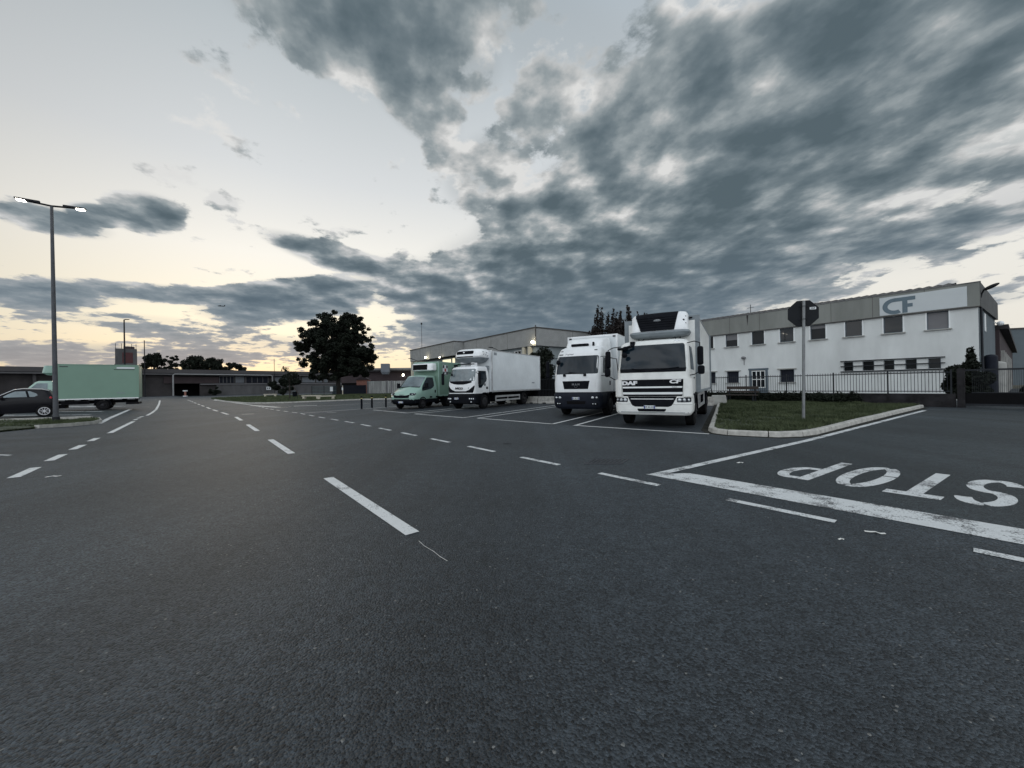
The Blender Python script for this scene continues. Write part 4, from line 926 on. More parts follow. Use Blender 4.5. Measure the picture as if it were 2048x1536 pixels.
    chassis(t, 1.2, 6.4, .5, .72, .4); axle(t, 1.0, .36, .8); axle(t, 4.05, .36, .8)
    # checkered mark on the box side
    for i in range(3):
        for j in range(3):
            if (i + j) % 2 == 0: obj('checker_square', MB().box(1.101, 1.106, 3.3 + .22 * i, 3.5 + .22 * i, 2.35 + .24 * j, 2.57 + .24 * j), m_red if i == j == 1 else m_ink, b)
    obj('checker_field', MB().box(1.1005, 1.103, 3.28, 3.96, 2.33, 3.07), m_plate, b)
    obj('rating_sticker', MB().box(1.101, 1.105, 3.2, 3.45, 3.12, 3.2), m_greytrim, b)
    un = Shell([(2.62, .82, 2.3, 2.78, .1, .02), (2.68, .9, 2.22, 2.78, .12, .02), (3.08, .9, 2.25, 2.78, .12, .02), (3.16, .85, 2.32, 2.78, .12, .02)])
    u = obj('cooling_unit', un.body(), m_white, t, smooth=40)
    obj('intake_grille', un.front(rrows(-.86, .5, 2.7, 3.08, .03), .012, 10), m_dark, u, smooth=50)
    return t
build_van()

# ------------------------------------------------------------------ green box truck and dark car on the left lot
def build_green_truck():
    t = thing('box_truck', 'pale green box truck parked broadside beyond the dark car', 'truck', (-33.60, 26.32, .2), -50.6)
    cab = Shell([(.6, .95, .0, 1.6, .15, .05), (1.25, .97, .05, 1.6, .15, .05), (1.35, .97, .2, 1.6, .15, .05), (2.05, .86, .75, 1.6, .15, .05), (2.14, .78, .9, 1.55, .2, .05)])
    obj('cab', cab.body(), m_green, t, smooth=42)
    obj('windscreen', cab.front([(1.36, -.9, .9), (2.0, -.8, .8)], .01, 8), m_glass, t)
    for s in (-1, 1):
        obj('side_window', cab.side([(1.34, .45, 1.35), (1.6, .6, 1.38), (1.98, .9, 1.38)], s, .012), m_glasslight, t)
        wheel(t, s * .85, .75, .34, .22); wheel(t, s * .85, 4.0, .36, .42, .12)
        mudguard(t, s * .85 - .24, s * .85 + .24, 4.0, .4, .37)
        side_guard(t, s * 1.0, 2.0, 3.3, (.45, .6), m_chassis)
        obj('mirror', MB().box(s * 1.12 - .08, s * 1.12 + .08, .5, .6, 1.35, 1.65), m_black, t, bevel=.03)
    obj('bumper', Shell([(.3, .9, -.05, .6, .15, .05), (.6, .97, -.05, .6, .15, .05)]).body(), m_black, t, smooth=40)
    chassis(t, .9, 5.75, .5, .7, .4); axle(t, 4.0, .36, .8)
    b = cargo_box(t, 1.08, 1.75, 5.92, .84, 3.3, m_greenbox, m_greenbox, .06)
    obj('lower_trim', MB().box(1.075, 1.095, 1.75, 5.92, .80, .87), m_frame, b)
    obj('box_stripe', MB().box(1.0805, 1.086, 4.6, 5.7, 2.93, 2.98), m_ink, b)
    obj('box_stripe', MB().box(1.0805, 1.086, 4.75, 5.7, 3.02, 3.14), m_plate, b)
    obj('box_stripe', MB().box(1.0805, 1.086, 1.95, 2.35, 3.1, 3.16), m_ink, b)
    sidetext(b, 'FRIGO', .15, 1.083, 4.95, 1.22, m_greytrim)
    obj('tail_frame', MB().box(-1.05, 1.05, 5.2, 5.9, .36, .5), m_chassis, t)
    un = Shell([(2.55, .6, 1.25, 1.75, .15, .05), (2.7, .8, 1.05, 1.75, .15, .05), (3.2, .8, 1.15, 1.75, .15, .05)])
    obj('cooling_unit', un.body(), m_green, t, smooth=40)
build_green_truck()
def build_car():
    t = thing('parked_car', 'small black city car with silver spoked wheels cut off by the left picture edge', 'car', (-28.41, 19.61, .2), -45)
    st = [(.72, [(.6, .4), (.74, .52), (.74, .7), (.68, .82), (.5, .88), (0, .9)]), (.84, [(.8, .28), (.86, .5), (.86, .76), (.8, .92), (.6, .99), (0, 1.02)]), (1.28, [(.82, .24), (.88, .5), (.88, .82), (.85, .98), (.7, 1.07), (0, 1.11)]),
          (1.36, [(.82, .24), (.88, .5), (.88, .84), (.86, 1.0), (.74, 1.1), (0, 1.14)]), (1.98, [(.82, .24), (.88, .5), (.88, .86), (.86, 1.04), (.60, 1.5), (0, 1.56)]), (2.2, [(.82, .24), (.88, .5), (.88, .88), (.86, 1.07), (.61, 1.54), (0, 1.6)]),
          (2.9, [(.82, .26), (.88, .5), (.89, .9), (.86, 1.1), (.61, 1.5), (0, 1.56)]), (3.15, [(.82, .3), (.88, .52), (.88, .92), (.85, 1.12), (.60, 1.42), (0, 1.48)]), (3.27, [(.8, .34), (.86, .54), (.86, .9), (.82, 1.08), (.6, 1.22), (0, 1.26)]), (3.35, [(.72, .38), (.8, .56), (.8, .88), (.76, 1.0), (.58, 1.06), (0, 1.08)])]
    obj('body', loft(st), m_carpaint, t, smooth=38)
    def gx(z, y): k = (z - 1.06) / .46; return .865 - .25 * k
    for s in (-1, 1):
        rows = ((1.1, 1.58, 2.66), (1.18, 1.66, 2.78), (1.28, 1.78, 2.72), (1.41, 2.0, 2.5))
        P = [[(s * (gx(z, y) + .014), y, z + .012 * (y - 1.6)) for y in np.linspace(a, b, 7)] for z, a, b in rows]
        w = obj('side_window', skirted(P, (-s * .03, 0, 0)), m_glasslight, t, smooth=60)
        x0, x1 = gx(1.1, 0) + .02, gx(1.42, 0) + .02
        obj('window_pillar', MB().hexa([(s * x0, 2.42, 1.1), (s * (x0 + .01), 2.42, 1.1), (s * (x0 + .01), 2.5, 1.1), (s * x0, 2.5, 1.1), (s * x1, 2.34, 1.42), (s * (x1 + .01), 2.34, 1.42), (s * (x1 + .01), 2.42, 1.42), (s * x1, 2.42, 1.42)]), m_black, w)
        obj('roof_rail', MB().tube([(s * .76, 1.37, 1.12), (s * .61, 1.96, 1.51), (s * .63, 2.3, 1.56), (s * .63, 2.9, 1.53), (s * .62, 3.15, 1.44)], .02, 6), m_alu, t, smooth=60)
        wheel(t, s * .79, 1.15, .32, .22, spokes=9, rimmat=m_alloy); wheel(t, s * .79, 3.0, .32, .22, spokes=9, rimmat=m_alloy)
        for y in (1.15, 3.0): mudguard(t, s * .82 - .1, s * .82 + .08, y, .345, .32, 0, 180)
        obj('tail_light', MB().ball((s * .79, 3.2, 1.02), (.07, .1, .11)), m_red, t, smooth=60)
        obj('headlight', MB().ball((s * .74, .8, .82), (.12, .12, .08)), m_lens, t, smooth=60)
        obj('mirror', MB().ball((s * .98, 1.58, 1.08), (.1, .09, .08)), m_carpaint, t, smooth=60)
    P = [[(w * q, y - .01, z + .012) for q in np.linspace(-1, 1, 9)] for y, z, w in ((1.39, 1.16, .72), (1.68, 1.365, .66), (1.94, 1.53, .57))]
    obj('windscreen', skirted(P, (0, .02, -.03)), m_glass, t, smooth=60)
build_car()

# ------------------------------------------------------------------ left verge and its twin-armed lamp
vv = [(-17.3, 12.2), (-17.55, 14.2), (-17.9, 15.6), (-18.5, 16.95), (-19.3, 18.0), (-20.6, 19.1), (-24.2, 18.1), (-29.5, 17.6), (-31, 12.2)]
vm = bpy.data.meshes.new('left_verge'); bm = bmesh.new(); bm.faces.new([bm.verts.new((x, y, rz_of(x, y) + .06)) for x, y in vv]); bmesh.ops.triangulate(bm, faces=bm.faces[:]); bm.to_mesh(vm); bm.free()
vm.materials.append(m_grassground); vo2 = bpy.data.objects.new('left_verge', vm); COL.objects.link(vo2); struct(vo2)
stuff(card_obj('grass', blades(vv, 60000, .1, .2, 9, .016), m_grass, k=3), 'short grass around the twin-armed street lamp', 'grass')
kk = MB()
for a, b in zip(vv[1:6], vv[2:6]): kk.beam((*a, rz_of(*a) + .06), (*b, rz_of(*b) + .06), .14, .14)
for a, b in (((-31, 17.75), (-24.6, 17.95)), ((-24.55, 17.96), (-20.75, 19.0))): kk.beam((*a, .26), (*b, .26), .14, .14)
struct(obj('left_kerb', kk, m_kerb))
lp = thing('street_lamp', 'tall grey street lamp with two lit arms on the left verge', 'street lamp', (-20.63, 17.4, .2), 0)
lp.rotation_euler = (0, R(-.35), 0)
obj('pole', MB().tube([(0, 0, 0), (0, 0, .9), (0, 0, 5), (0, 0, 9.75)], [.095, .086, .072, .052], 16), m_lamppole, lp, smooth=40)
obj('base_collar', MB().tube([(0, 0, -.02), (0, 0, .22)], .12, 14), m_poledark, lp)
ad = Vector((-.83, -.55, .0)); A1 = ad * .98; A2 = -ad * .78
obj('arm', MB().tube([(*(ad * .9)[:2], 9.83), (0, 0, 9.76), (*(-ad * .7)[:2], 9.83)], .04, 10), m_poledark, lp, smooth=40)
for sgn in (1, -1):
    d = ad * sgn; n = Vector((-d.y, d.x, 0))
    def hp(a, w, z): return tuple(d * a + n * w + Vector((0, 0, z)))
    z = 9.84
    h = obj('lamp_head', MB().hexa([hp(.35, -.06, z - .05), hp(1.08, -.14, z - .01), hp(1.08, .14, z - .01), hp(.35, .06, z - .05), hp(.35, -.05, z + .06), hp(1.08, -.12, z + .05), hp(1.08, .12, z + .05), hp(.35, .05, z + .06)]), m_poledark, lp, bevel=.015)
    obj('lamp_lens', MB().hexa([hp(.78, -.08, z - .06), hp(1.03, -.09, z - .05), hp(1.03, .09, z - .05), hp(.78, .08, z - .06), hp(.78, -.08, z - .03), hp(1.03, -.09, z - .014), hp(1.03, .09, z - .014), hp(.78, .08, z - .03)]), m_ledglow, h)

# ------------------------------------------------------------------ white factory with the blue sign (right)
FA = math.degrees(math.atan2(-.8, .6))
fb = thing('factory_building', 'two storey white rendered factory with weathered grey band and blue lettered sign', 'building', (29.4, 24.2, 0), FA)
LB = -24.
def wallgrid(x0, x1, z0, z1, holes, y, mb=None):       # front wall with real openings
    mb = mb or MB(); xs = sorted({x0, x1, *[h[0] for h in holes], *[h[1] for h in holes]}); zs = sorted({z0, z1, *[h[2] for h in holes], *[h[3] for h in holes]})
    for a, b in zip(xs, xs[1:]):
        for c, d in zip(zs, zs[1:]):
            if any(h[0] <= a and b <= h[1] and h[2] <= c and d <= h[3] for h in holes): continue
            mb.add([(a, y, c), (b, y, c), (b, y, d), (a, y, d)], [(0, 1, 2, 3)])
    for a, b, c, d in holes:
        D = y + .22
        mb.add([(a, y, c), (b, y, c), (b, D, c), (a, D, c), (a, y, d), (b, y, d), (b, D, d), (a, D, d)], [(0, 1, 2, 3), (7, 6, 5, 4), (0, 3, 7, 4), (1, 5, 6, 2)])
    return mb
upper = [(-s, w) for s, w in ((14.7, 1.04), (12.48, .98), (10.3, .98), (8.17, .98), (6.0, .98), (3.86, .98), (1.73, .98))] + [(-16.85, .98), (-19, .98), (-21.2, .98)]
lower = [(-16.75, 1.0), (-14.63, .96), (-10.32, .96), (-19, .96)]
barred = [(-6.33, .5), (-5.2, .58), (-4.1, .5), (-3.0, .5), (-1.9, .52)]
holes = [(x - w / 2, x + w / 2, 4.72, 5.88) for x, w in upper] + [(x - w / 2, x + w / 2, 1.34, 2.38) for x, w in lower] + [(x - w / 2, x + w / 2, 2.12, 2.78) for x, w in barred] + [(-13.25, -11.75, 0, 2.55)]
mb = wallgrid(LB, 0, -.1, 5.95, holes, 0)
mb.add([(LB, 0, -.1), (LB, 12, -.1), (LB, 12, 7.4), (LB, 0, 7.4)], [(0, 1, 2, 3)])
obj('front_wall', mb, m_facade, fb, normals=False)
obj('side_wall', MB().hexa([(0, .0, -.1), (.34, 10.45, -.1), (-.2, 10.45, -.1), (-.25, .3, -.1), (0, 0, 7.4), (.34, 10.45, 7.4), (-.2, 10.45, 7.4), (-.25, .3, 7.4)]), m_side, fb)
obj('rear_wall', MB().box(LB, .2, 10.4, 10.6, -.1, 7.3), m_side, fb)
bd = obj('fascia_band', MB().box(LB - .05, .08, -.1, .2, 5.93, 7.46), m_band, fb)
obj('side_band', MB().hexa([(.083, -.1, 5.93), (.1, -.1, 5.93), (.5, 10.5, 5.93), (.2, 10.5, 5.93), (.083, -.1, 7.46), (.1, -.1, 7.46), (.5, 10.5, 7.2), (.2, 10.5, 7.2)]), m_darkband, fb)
obj('band_flashing', MB().box(LB - .06, .12, -.14, .22, 7.46, 7.5), m_farlight, bd)
obj('band_drip', MB().box(LB - .05, .1, -.13, -.101, 5.89, 5.95), m_roof, bd)
jt = MB()
for s in (2.3, 4.9, 7.3, 9.8, 12.3, 14.8, 17.3): jt.box(-s - .012, -s + .012, -.1015, -.1, 5.96, 7.45)
obj('panel_joints', jt, m_roof, bd)
stn = MB().prism([(-13.35, 7.42), (-13.2, 7.42), (-13.24, 6.9), (-13.28, 6.45), (-13.31, 6.9)], lambda u, v: (u, -.1, v), lambda u, v: (u, -.103, v)); obj('rust_streak', stn, m_farwall, bd)
# roof
P = []
for k in range(0, 241):
    x = LB + (-1.2 - LB) * k / 240; o = .045 * math.sin(k / 240 * 46 * 2 * math.pi); P.append([(x, .15, 7.53 + o), (x, 4.5, 8.35 + o), (x, 10.4, 7.3 + o)])
obj('roof', MB().grid(P), m_roof, fb)
sp = obj('sign_panel', MB().box(-4.52, -.44, -.135, -.1015, 6.0, 7.28), m_signpanel, fb, bevel=.005)
cf = MB(); f0 = lambda u, v: (u, -.137, v); f1 = lambda u, v: (u, -.142, v)
cx_, cz_, ro, ri = -3.74, 6.58, .56, .30
ang = np.linspace(R(88), R(300), 22)
for p, q in zip(ang, ang[1:]):
    cf.prism([(cx_ + ro * 1.12 * math.cos(p), cz_ + ro * math.sin(p)), (cx_ + ro * 1.12 * math.cos(q), cz_ + ro * math.sin(q)), (cx_ + ri * 1.2 * math.cos(q), cz_ + ri * math.sin(q)), (cx_ + ri * 1.2 * math.cos(p), cz_ + ri * math.sin(p))], f0, f1)
cf.prism([(-3.75, 6.88), (-2.72, 6.88), (-2.72, 7.14), (-3.75, 7.14)], f0, f1)
cf.prism([(-3.36, 6.04), (-3.1, 6.04), (-3.1, 6.878), (-3.36, 6.878)], f0, f1)
cf.prism([(-3.098, 6.42), (-2.85, 6.42), (-2.85, 6.66), (-3.098, 6.66)], f0, f1)
obj('logo', cf, m_logo, sp)
# windows
def window(x, w, z0, z1, fr, glass, parent, split=0, sill=True, f=.07, y=0.):
    mbf = MB()
    mbf.box(x - w / 2 - f, x + w / 2 + f, y - .03, y + .06, z1, z1 + f).box(x - w / 2 - f, x - w / 2, y - .03, y + .06, z0, z1).box(x + w / 2, x + w / 2 + f, y - .03, y + .06, z0, z1)
    for k in range(split): xx = x - w / 2 + w * (k + 1) / (split + 1); mbf.box(xx - .02, xx + .02, y + .05, y + .1, z0, z1)
    o = obj('window', mbf, fr, parent)
    obj('pane', MB().box(x - w / 2, x + w / 2, y + .1, y + .14, z0, z1), glass, o)
    if sill: obj('sill', MB().box(x - w / 2 - .14, x + w / 2 + .14, y - .14, y + .1, z0 - .07, z0 - .001), m_conc, o)
    return o
m_winmirror = M('reflecting_window_glass', (.008, .010, .012), .03, var=.3, scale=1, spec=.45)
for i, (x, w) in enumerate(upper):
    o = window(x, w, 4.72, 5.88, m_frame, m_shutter if i == 6 else (m_winmirror if i in (2, 4, 5) else m_winglass), fb)
    if i in (0, 3): obj('blind', MB().box(x - w / 2 + .02, x + w / 2 - .02, .085, .098, 5.88 - (.55 if i == 0 else .3), 5.88), m_shutter, o)
    obj('sash', MB().box(x - w / 2, x - w / 2 + .045, .06, .1, 4.72, 5.88).box(x + w / 2 - .045, x + w / 2, .06, .1, 4.72, 5.88).box(x - w / 2 + .045, x + w / 2 - .045, .06, .1, 5.835, 5.88).box(x - w / 2 + .045, x + w / 2 - .045, .06, .1, 4.72, 4.765), m_doorframe, o)
for x, w in lower:
    o = window(x, w, 1.34, 2.38, m_doorframe, m_bluegrey, fb, f=.03)
    obj('lintel', MB().box(x - w / 2 - .2, x + w / 2 + .2, -.12, .0, 2.42, 2.5), m_conc, o)
for x, w in barred: window(x, w, 2.12, 2.78, m_doorframe, m_winglass, fb, sill=False, f=.02)
bars = MB()
for z, h in ((2.82, .07), (2.44, .06), (2.02, .08)): bars.box(-6.78, -1.42, -.14, -.06, z, z + h)
obj('window_bars', bars, m_iron, fb)
dr = obj('door', MB().box(-13.25, -13.05, -.03, .1, 0, 2.55).box(-11.95, -11.75, -.03, .1, 0, 2.55).box(-13.3, -11.7, -.04, .1, 2.45, 2.6).box(-13.05, -11.95, .02, .08, 0, .85), m_doorframe, fb)
wf = MB()
for xx in (-13.03, -12.68, -12.35, -12.0): wf.box(xx - .03, xx + .03, .02, .07, .9, 2.4)
for z in (.9, 1.62, 2.36): wf.box(-13.05, -11.97, .015, .075, z - .035, z + .035)
obj('door_frame', wf, m_frame, dr); obj('door_glass', MB().box(-13.05, -11.97, .09, .12, .86, 2.45), m_winglass, dr)
tag(obj('facade_lamp', MB().box(-13.8, -13.5, -.2, .0, 3.52, 3.68).ball((-13.65, -.16, 3.62), (.16, .12, .12)).box(-13.67, -13.62, -.03, 0, 2.95, 3.5).xf(lambda x, y, z: (29.4 + .6 * x + .8 * y, 24.2 - .8 * x + .6 * y, z)), m_farlight, smooth=40), 'small round lamp on the white facade left of the glazed door', 'wall lamp')
# side-wall fittings
sw = MB().box(-.0, .03, 0, 0, 0, 0)
window_s = obj('side_window', MB().box(.05, .14, 3.2, 4.6, 4.6, 5.8), m_frame, fb)
obj('rain_pipe', MB().tube([(.12, .5, 0), (.1, .35, 5.9)], .06, 8), m_iron, fb, smooth=40)
cl_ = thing('wall_street_lamp', 'grey cobra-head lamp projecting from the right corner of the white factory roofline', 'street lamp', (29.4, 24.2, 0), FA)
obj('bracket', MB().tube([(.1, .3, 6.5), (.14, .25, 6.75), (.24, .1, 6.93)], .04, 8), m_iron, cl_, smooth=40)
obj('lamp_head', MB().ball((0, 0, 0), (.42, .2, .12), 12).xf(lambda x, y, z: (.52 + x * .8, -.05 + y, 7.05 + z + x * .36)), m_poledark, cl_, smooth=60)
dl = MB().ball((0, 0, 0), (.2, .2, .18)).tube([(0, 0, 0), (-.35, .2, .1)], .04, 6).xf(lambda x, y, z: (29.4 + .6 * .62 + .8 * 10.0 + x, 24.2 - .8 * .62 + .6 * 10.0 + y, 5.6 + z))
tag(obj('globe_lamp', dl, m_frame, smooth=60), 'white round globe lamp on the side wall of the white factory', 'wall lamp')
def fw(x, y, z): return (29.4 + .6 * x + .8 * y, 24.2 - .8 * x + .6 * y, z)
# roof antenna
tag(obj('roof_antenna', MB().tube([fw(-14.2, 3, 8), fw(-14.2, 3, 8.9)], .03, 5).tube([fw(-14.5, 3, 8.6), fw(-13.9, 3, 8.6)], .02, 5), m_iron), 'short roof antenna behind the roof edge of the white factory', 'antenna')
# long dark side building continuing behind the factory, and the grey one beyond it
nb = thing('side_building', 'long dark low building with pale wall columns running back from the factory corner', 'building', (29.4, 24.2, 0), FA)
obj('wall', MB().box(-10, .55, 10.65, 62, -.1, 5.2), m_brown, nb)
obj('roof', MB().box(-10.3, 1.0, 10.62, 62.3, 5.2, 5.55), m_farwall, nb)
for k in range(7): obj('column', MB().box(.56, .75, 12.2 + 4.4 * k, 13.0 + 4.4 * k, -.1, 3.6), m_conc, nb)
gb = thing('grey_building', 'plain grey flat-roofed building at the right picture edge', 'building', (92, 66, 0), -20)
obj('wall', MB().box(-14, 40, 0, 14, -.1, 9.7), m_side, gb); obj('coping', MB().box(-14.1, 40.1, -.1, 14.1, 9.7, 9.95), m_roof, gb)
tk = thing('storage_tank', 'dark upright tank beside the right corner of the white factory', 'tank', (30.75, 24.7, 0))
obj('body', MB().tube([(0, 0, 0), (0, 0, 2.75)], .3, 20).ball((0, 0, 2.75), (.3, .3, .18), 16), m_bluegrey, tk, smooth=40)
tk2 = thing('storage_drum', 'pale concrete drum behind the mesh gate by the dark side building', 'drum', (34.3, 27.2, 0))
obj('body', MB().tube([(0, 0, 0), (0, 0, 2.4)], .42, 18).ball((0, 0, 2.4), (.42, .42, .18), 14), m_conc, tk2, smooth=40)

# ------------------------------------------------------------------ railing fence, wall, pillar, gate
def fpt(s, o=0., z=0.): p = fp + fd * s + fnrm * o; return (p.x, p.y, z)
fn = thing('railing_fence', 'dark iron railing fence on a low wall in front of the white factory', 'fence', (22.2, 19.0, 0), FA)
posts = [-.35, -2.65, -5.0, -7.4, -9.8, -12.2, -14.6]
obj('base_wall', MB().box(-15.5, -.2, -.1, .1, -.05, .68), m_sidewall, fn, bevel=.01)
for x in posts: obj('post', MB().box(x - .03, x + .03, -.03, .03, .68, 1.9), m_iron, fn)
for a, b in zip(posts[1:], posts):
    p = MB().box(a, b, -.02, .02, 1.74, 1.79).box(a, b, -.02, .02, .78, .82); n = int((b - a) / .125)
    for k in range(1, n): x = a + (b - a) * k / n; p.tube([(x, 0, .74), (x, 0, 1.86)], .0125, 5)
    obj('railing_panel', p, m_iron, fn)
pl = tag(obj('gate_pillar', MB().box(-.16, .1, -.13, .13, -.05, 1.93).xf(lambda x, y, z: (22.2 + .6 * x + .8 * y, 19 - .8 * x + .6 * y, z)), m_sidewall, bevel=.02), 'dark square pillar between the railing fence and the mesh gate', 'pillar')
gt = thing('mesh_gate', 'dark mesh sliding gate right of the square pillar', 'gate', (22.2, 19.0, 0), FA)
g = MB().box(.1, 7, -.03, .03, 1.8, 1.88).box(.1, 7, -.03, .03, .1, .2).box(.3, 7, -.02, .02, .72, .76)
obj('frame', g, m_iron, gt)
ms = MB()
for k in range(110): x = .33 + k * .06; ms.box(x - .006, x + .006, -.006, .006, .2, 1.8)
obj('mesh', ms, m_iron, gt)
obj('lower_panel', MB().box(.1, 7, -.012, .012, .1, .72), m_dark, gt)
def shrub(name, label, loc, r, n, leaf, seed, cat='shrub', group=None, nc=14, mat=None):
    t = thing(name, label, cat, loc, 0, group); cs, rs = clumps((0, 0, r[2]), (r[0] * .75, r[1] * .75, r[2] * .8), nc, min(r) * .42, seed)
    mbs = MB()
    for c in cs: mbs.tube([(0, 0, 0), (c[0] * .4, c[1] * .4, c[2] * .5), tuple(c)], [.05, .03, .01], 5)
    obj('stem', mbs, m_bark, t); card_obj('foliage', leafcards(cs, rs, n, leaf, seed=seed), mat or m_leaf, t)
shrub('low_shrub', 'low dark shrub growing along the inside of the mesh gate', (26.2, 18.6, 0), (1.9, .8, .75), 7000, .085, 22)
shrub('conifer_shrub', 'dark ragged shrub behind the square pillar and mesh gate', (24.2, 20.5, 0), (1.2, 1.1, 1.4), 10000, .085, 21)
t_ = thing('conifer_shrub', 'dark upright shoot rising out of the ragged shrub by the gate', 'shrub', (24.7, 20.7, 0))
cs = [(.0, 0, .9 + .25 * k) for k in range(9)] + [(-.9, .3, .9 + .2 * k) for k in range(6)]; rs = [(.42 - .035 * k, .42 - .035 * k, .2) for k in range(9)] + [(.25 - .03 * k, .25 - .03 * k, .16) for k in range(6)]
obj('stem', MB().tube([(0, 0, 0), (0, 0, 2.9)], .03, 6).tube([(0, 0, .4), (-.9, .3, 1), (-.9, .3, 1.9)], .02, 6), m_bark, t_); card_obj('foliage', leafcards(cs, rs, 2600, .09, seed=31), m_leaf, t_)
# dark bench in front of the hedge
bn = thing('park_bench', 'dark wooden bench in front of the railing fence near the truck bays', 'bench', (15.35, 25.85, .12), FA)
obj('backrest', MB().box(-1.0, 1.0, .2, .24, .82, 1.02).box(-1.0, 1.0, .2, .24, .6, .72), m_wood, bn, bevel=.01)
obj('seat', MB().box(-1.0, 1.0, -.25, .15, .42, .47), m_wood, bn, bevel=.01)
for x in (-.8, .8): obj('leg', MB().box(x - .03, x + .03, -.2, -.14, 0, .42).box(x - .03, x + .03, .16, .24, 0, .85), m_iron, bn)

# low concrete wall behind the bays
lw = thing('barrier_wall', 'low pale concrete barrier wall along the back of the truck bays', 'barrier', (12.5, 23.9, 0), -33.6)
for k in range(7):
    b = MB().prism([(-.22, 0), (.22, 0), (.14, .2), (.12, .55), (-.12, .55), (-.14, .2)], lambda u, v: (-.02 - 2.5 * k, u, v), lambda u, v: (-2.45 - 2.5 * k, u, v)); obj('barrier_block', b, m_kerb, lw, bevel=.015)
    obj('drain_slot', MB().box(-.7 - 2.5 * k, -.4 - 2.5 * k, -.24, .24, 0, .07).box(-2.0 - 2.5 * k, -1.7 - 2.5 * k, -.24, .24, 0, .07), m_dark, lw)
tag(obj('concrete_block', MB().hexa([(-.45, -.35, 0), (.45, -.35, 0), (.45, .35, 0), (-.45, .35, 0), (-.4, -.3, .62), (.38, -.3, .62), (.38, .3, .62), (-.4, .3, .62)]).xf(lambda x, y, z: (13.1 + .86 * x + .5 * y, 24.4 - .5 * x + .86 * y, z)), m_conc, bevel=.03), 'pale concrete block at the back corner of the bay beside the grass verge', 'concrete block')
mf = thing('mesh_fence', 'dark mesh fence behind the barrier wall between the trucks', 'fence', (4.6, 33.6, 0), -33.6)
f_ = MB()
for k in range(60): f_.box(-6 + k * .15, -5.985 + k * .15, -.01, .01, 0, 2.0)
for z in (.05, 1.0, 1.95): f_.box(-6, 3, -.02, .02, z, z + .05)
obj('mesh', f_, m_iron, mf); obj('privacy_sheet', MB().box(-6, 3, .02, .03, .1, 1.9), m_dark, mf)
for x in (-6, -3.2, -.4, 2.4): obj('post', MB().tube([(x, -.08, 0), (x, -.08, 2.25)], .05, 8), m_pole, mf)

# ------------------------------------------------------------------ grey warehouse (centre)
wh = thing('warehouse', 'grey pebbled concrete warehouse with flat roof behind the parked trucks', 'building', (2.8, 44, 0), FA)
up = MB().box(-16.5, 0, 0, .3, 6.0, 8).box(-.3, 0, .3, 30, 6.0, 8).box(-33, -16.5, -1.6, -1.3, 6.0, 8).box(-16.8, -16.5, -1.3, .3, 6, 8).box(-33, -32.7, -1.3, 20, 6, 8)
u_ = obj('upper_panels', up, m_pebble, wh)
jn = MB()
for x in (-5.5, -9.2, -12.9): jn.box(x - .02, x + .02, -.006, 0, 6.02, 7.98)
for x in (-20.5, -24.5, -28.6): jn.box(x - .02, x + .02, -1.606, -1.6, 6.02, 7.98)
for y in (6, 12, 18): jn.box(0, .006, y - .02, y + .02, 6.02, 7.98)
obj('panel_joints', jn, m_roof, u_)
obj('coping', MB().box(-16.5, .08, -.08, .35, 8, 8.12).box(-.35, .08, .35, 30, 8, 8.12).box(-33.1, -16.42, -1.68, -1.25, 8, 8.12).box(-16.8, -16.42, -1.25, .25, 8, 8.12), m_roof, u_)
obj('roof', MB().box(-33, -.3, .3, 30, 7.4, 7.5), m_roof, wh)
lowh = [(-9.6, -7.4, 4.6, 5.7), (-6.6, -5.5, 4.6, 5.7), (-4.6, -3.2, 4.6, 5.7)]
lo = wallgrid(-33, -.4, -.1, 6.0, lowh, .4)
lo.add([(-.4, .4, -.1), (-.4, 30, -.1), (-.4, 30, 6.0), (-.4, .4, 6.0)], [(0, 1, 2, 3)])
obj('lower_wall', lo, m_warewall, wh, normals=False)
for a, b, c, d in lowh: o = obj('window', MB().box(a, a + .06, .38, .5, c, d).box(b - .06, b, .38, .5, c, d).box(a, b, .38, .5, d - .06, d).box((a + b) / 2 - .03, (a + b) / 2 + .03, .4, .48, c, d), m_frame, wh); obj('pane', MB().box(a, b, .5, .54, c, d), m_winglass, o)
for x in (-1.3, -2.4): obj('column', MB().box(x - .25, x + .25, .05, .38, -.1, 5.98), m_cream, wh)
obj('corner_column', MB().box(-33, -32.2, -1.5, .3, -.1, 5.98).box(-31.2, -30.6, -1.45, .3, -.1, 5.98), m_cream, wh)
obj('lit_window', MB().box(-20.6, -19.9, .3, .36, 5.1, 5.85).box(-24, -21.2, .3, .36, 5.0, 5.8), m_windowglow, wh)
obj('corner_pipe', MB().tube([(.05, -.05, 8.3), (.05, -.05, 6.6)], .06, 8), m_roof, wh)
def ww(x, y, z): return (2.8 + .6 * x + .8 * y, 44 - .8 * x + .6 * y, z)
def walllamp(loc, label, r=.16, mat=m_glow):
    t = thing('wall_lamp', label, 'wall lamp', loc, FA)
    obj('bracket', MB().tube([(0, .3, .1), (0, -.1, .2), (0, -.25, .12)], .03, 6), m_iron, t)
    obj('lamp_glass', MB().ball((0, -.3, 0), (r, r, r)), mat, t, smooth=60)
walllamp(ww(-.1, -.1, 6.35), 'glowing lamp at the near upper corner of the grey warehouse', .17)
walllamp(ww(-25.6, -1.7, 6.3), 'glowing lamp above the green van on the warehouse front', .14)
walllamp(ww(-20.4, -1.7, 5.95), 'small white glowing lamp beside the lit window above the white truck', .085)
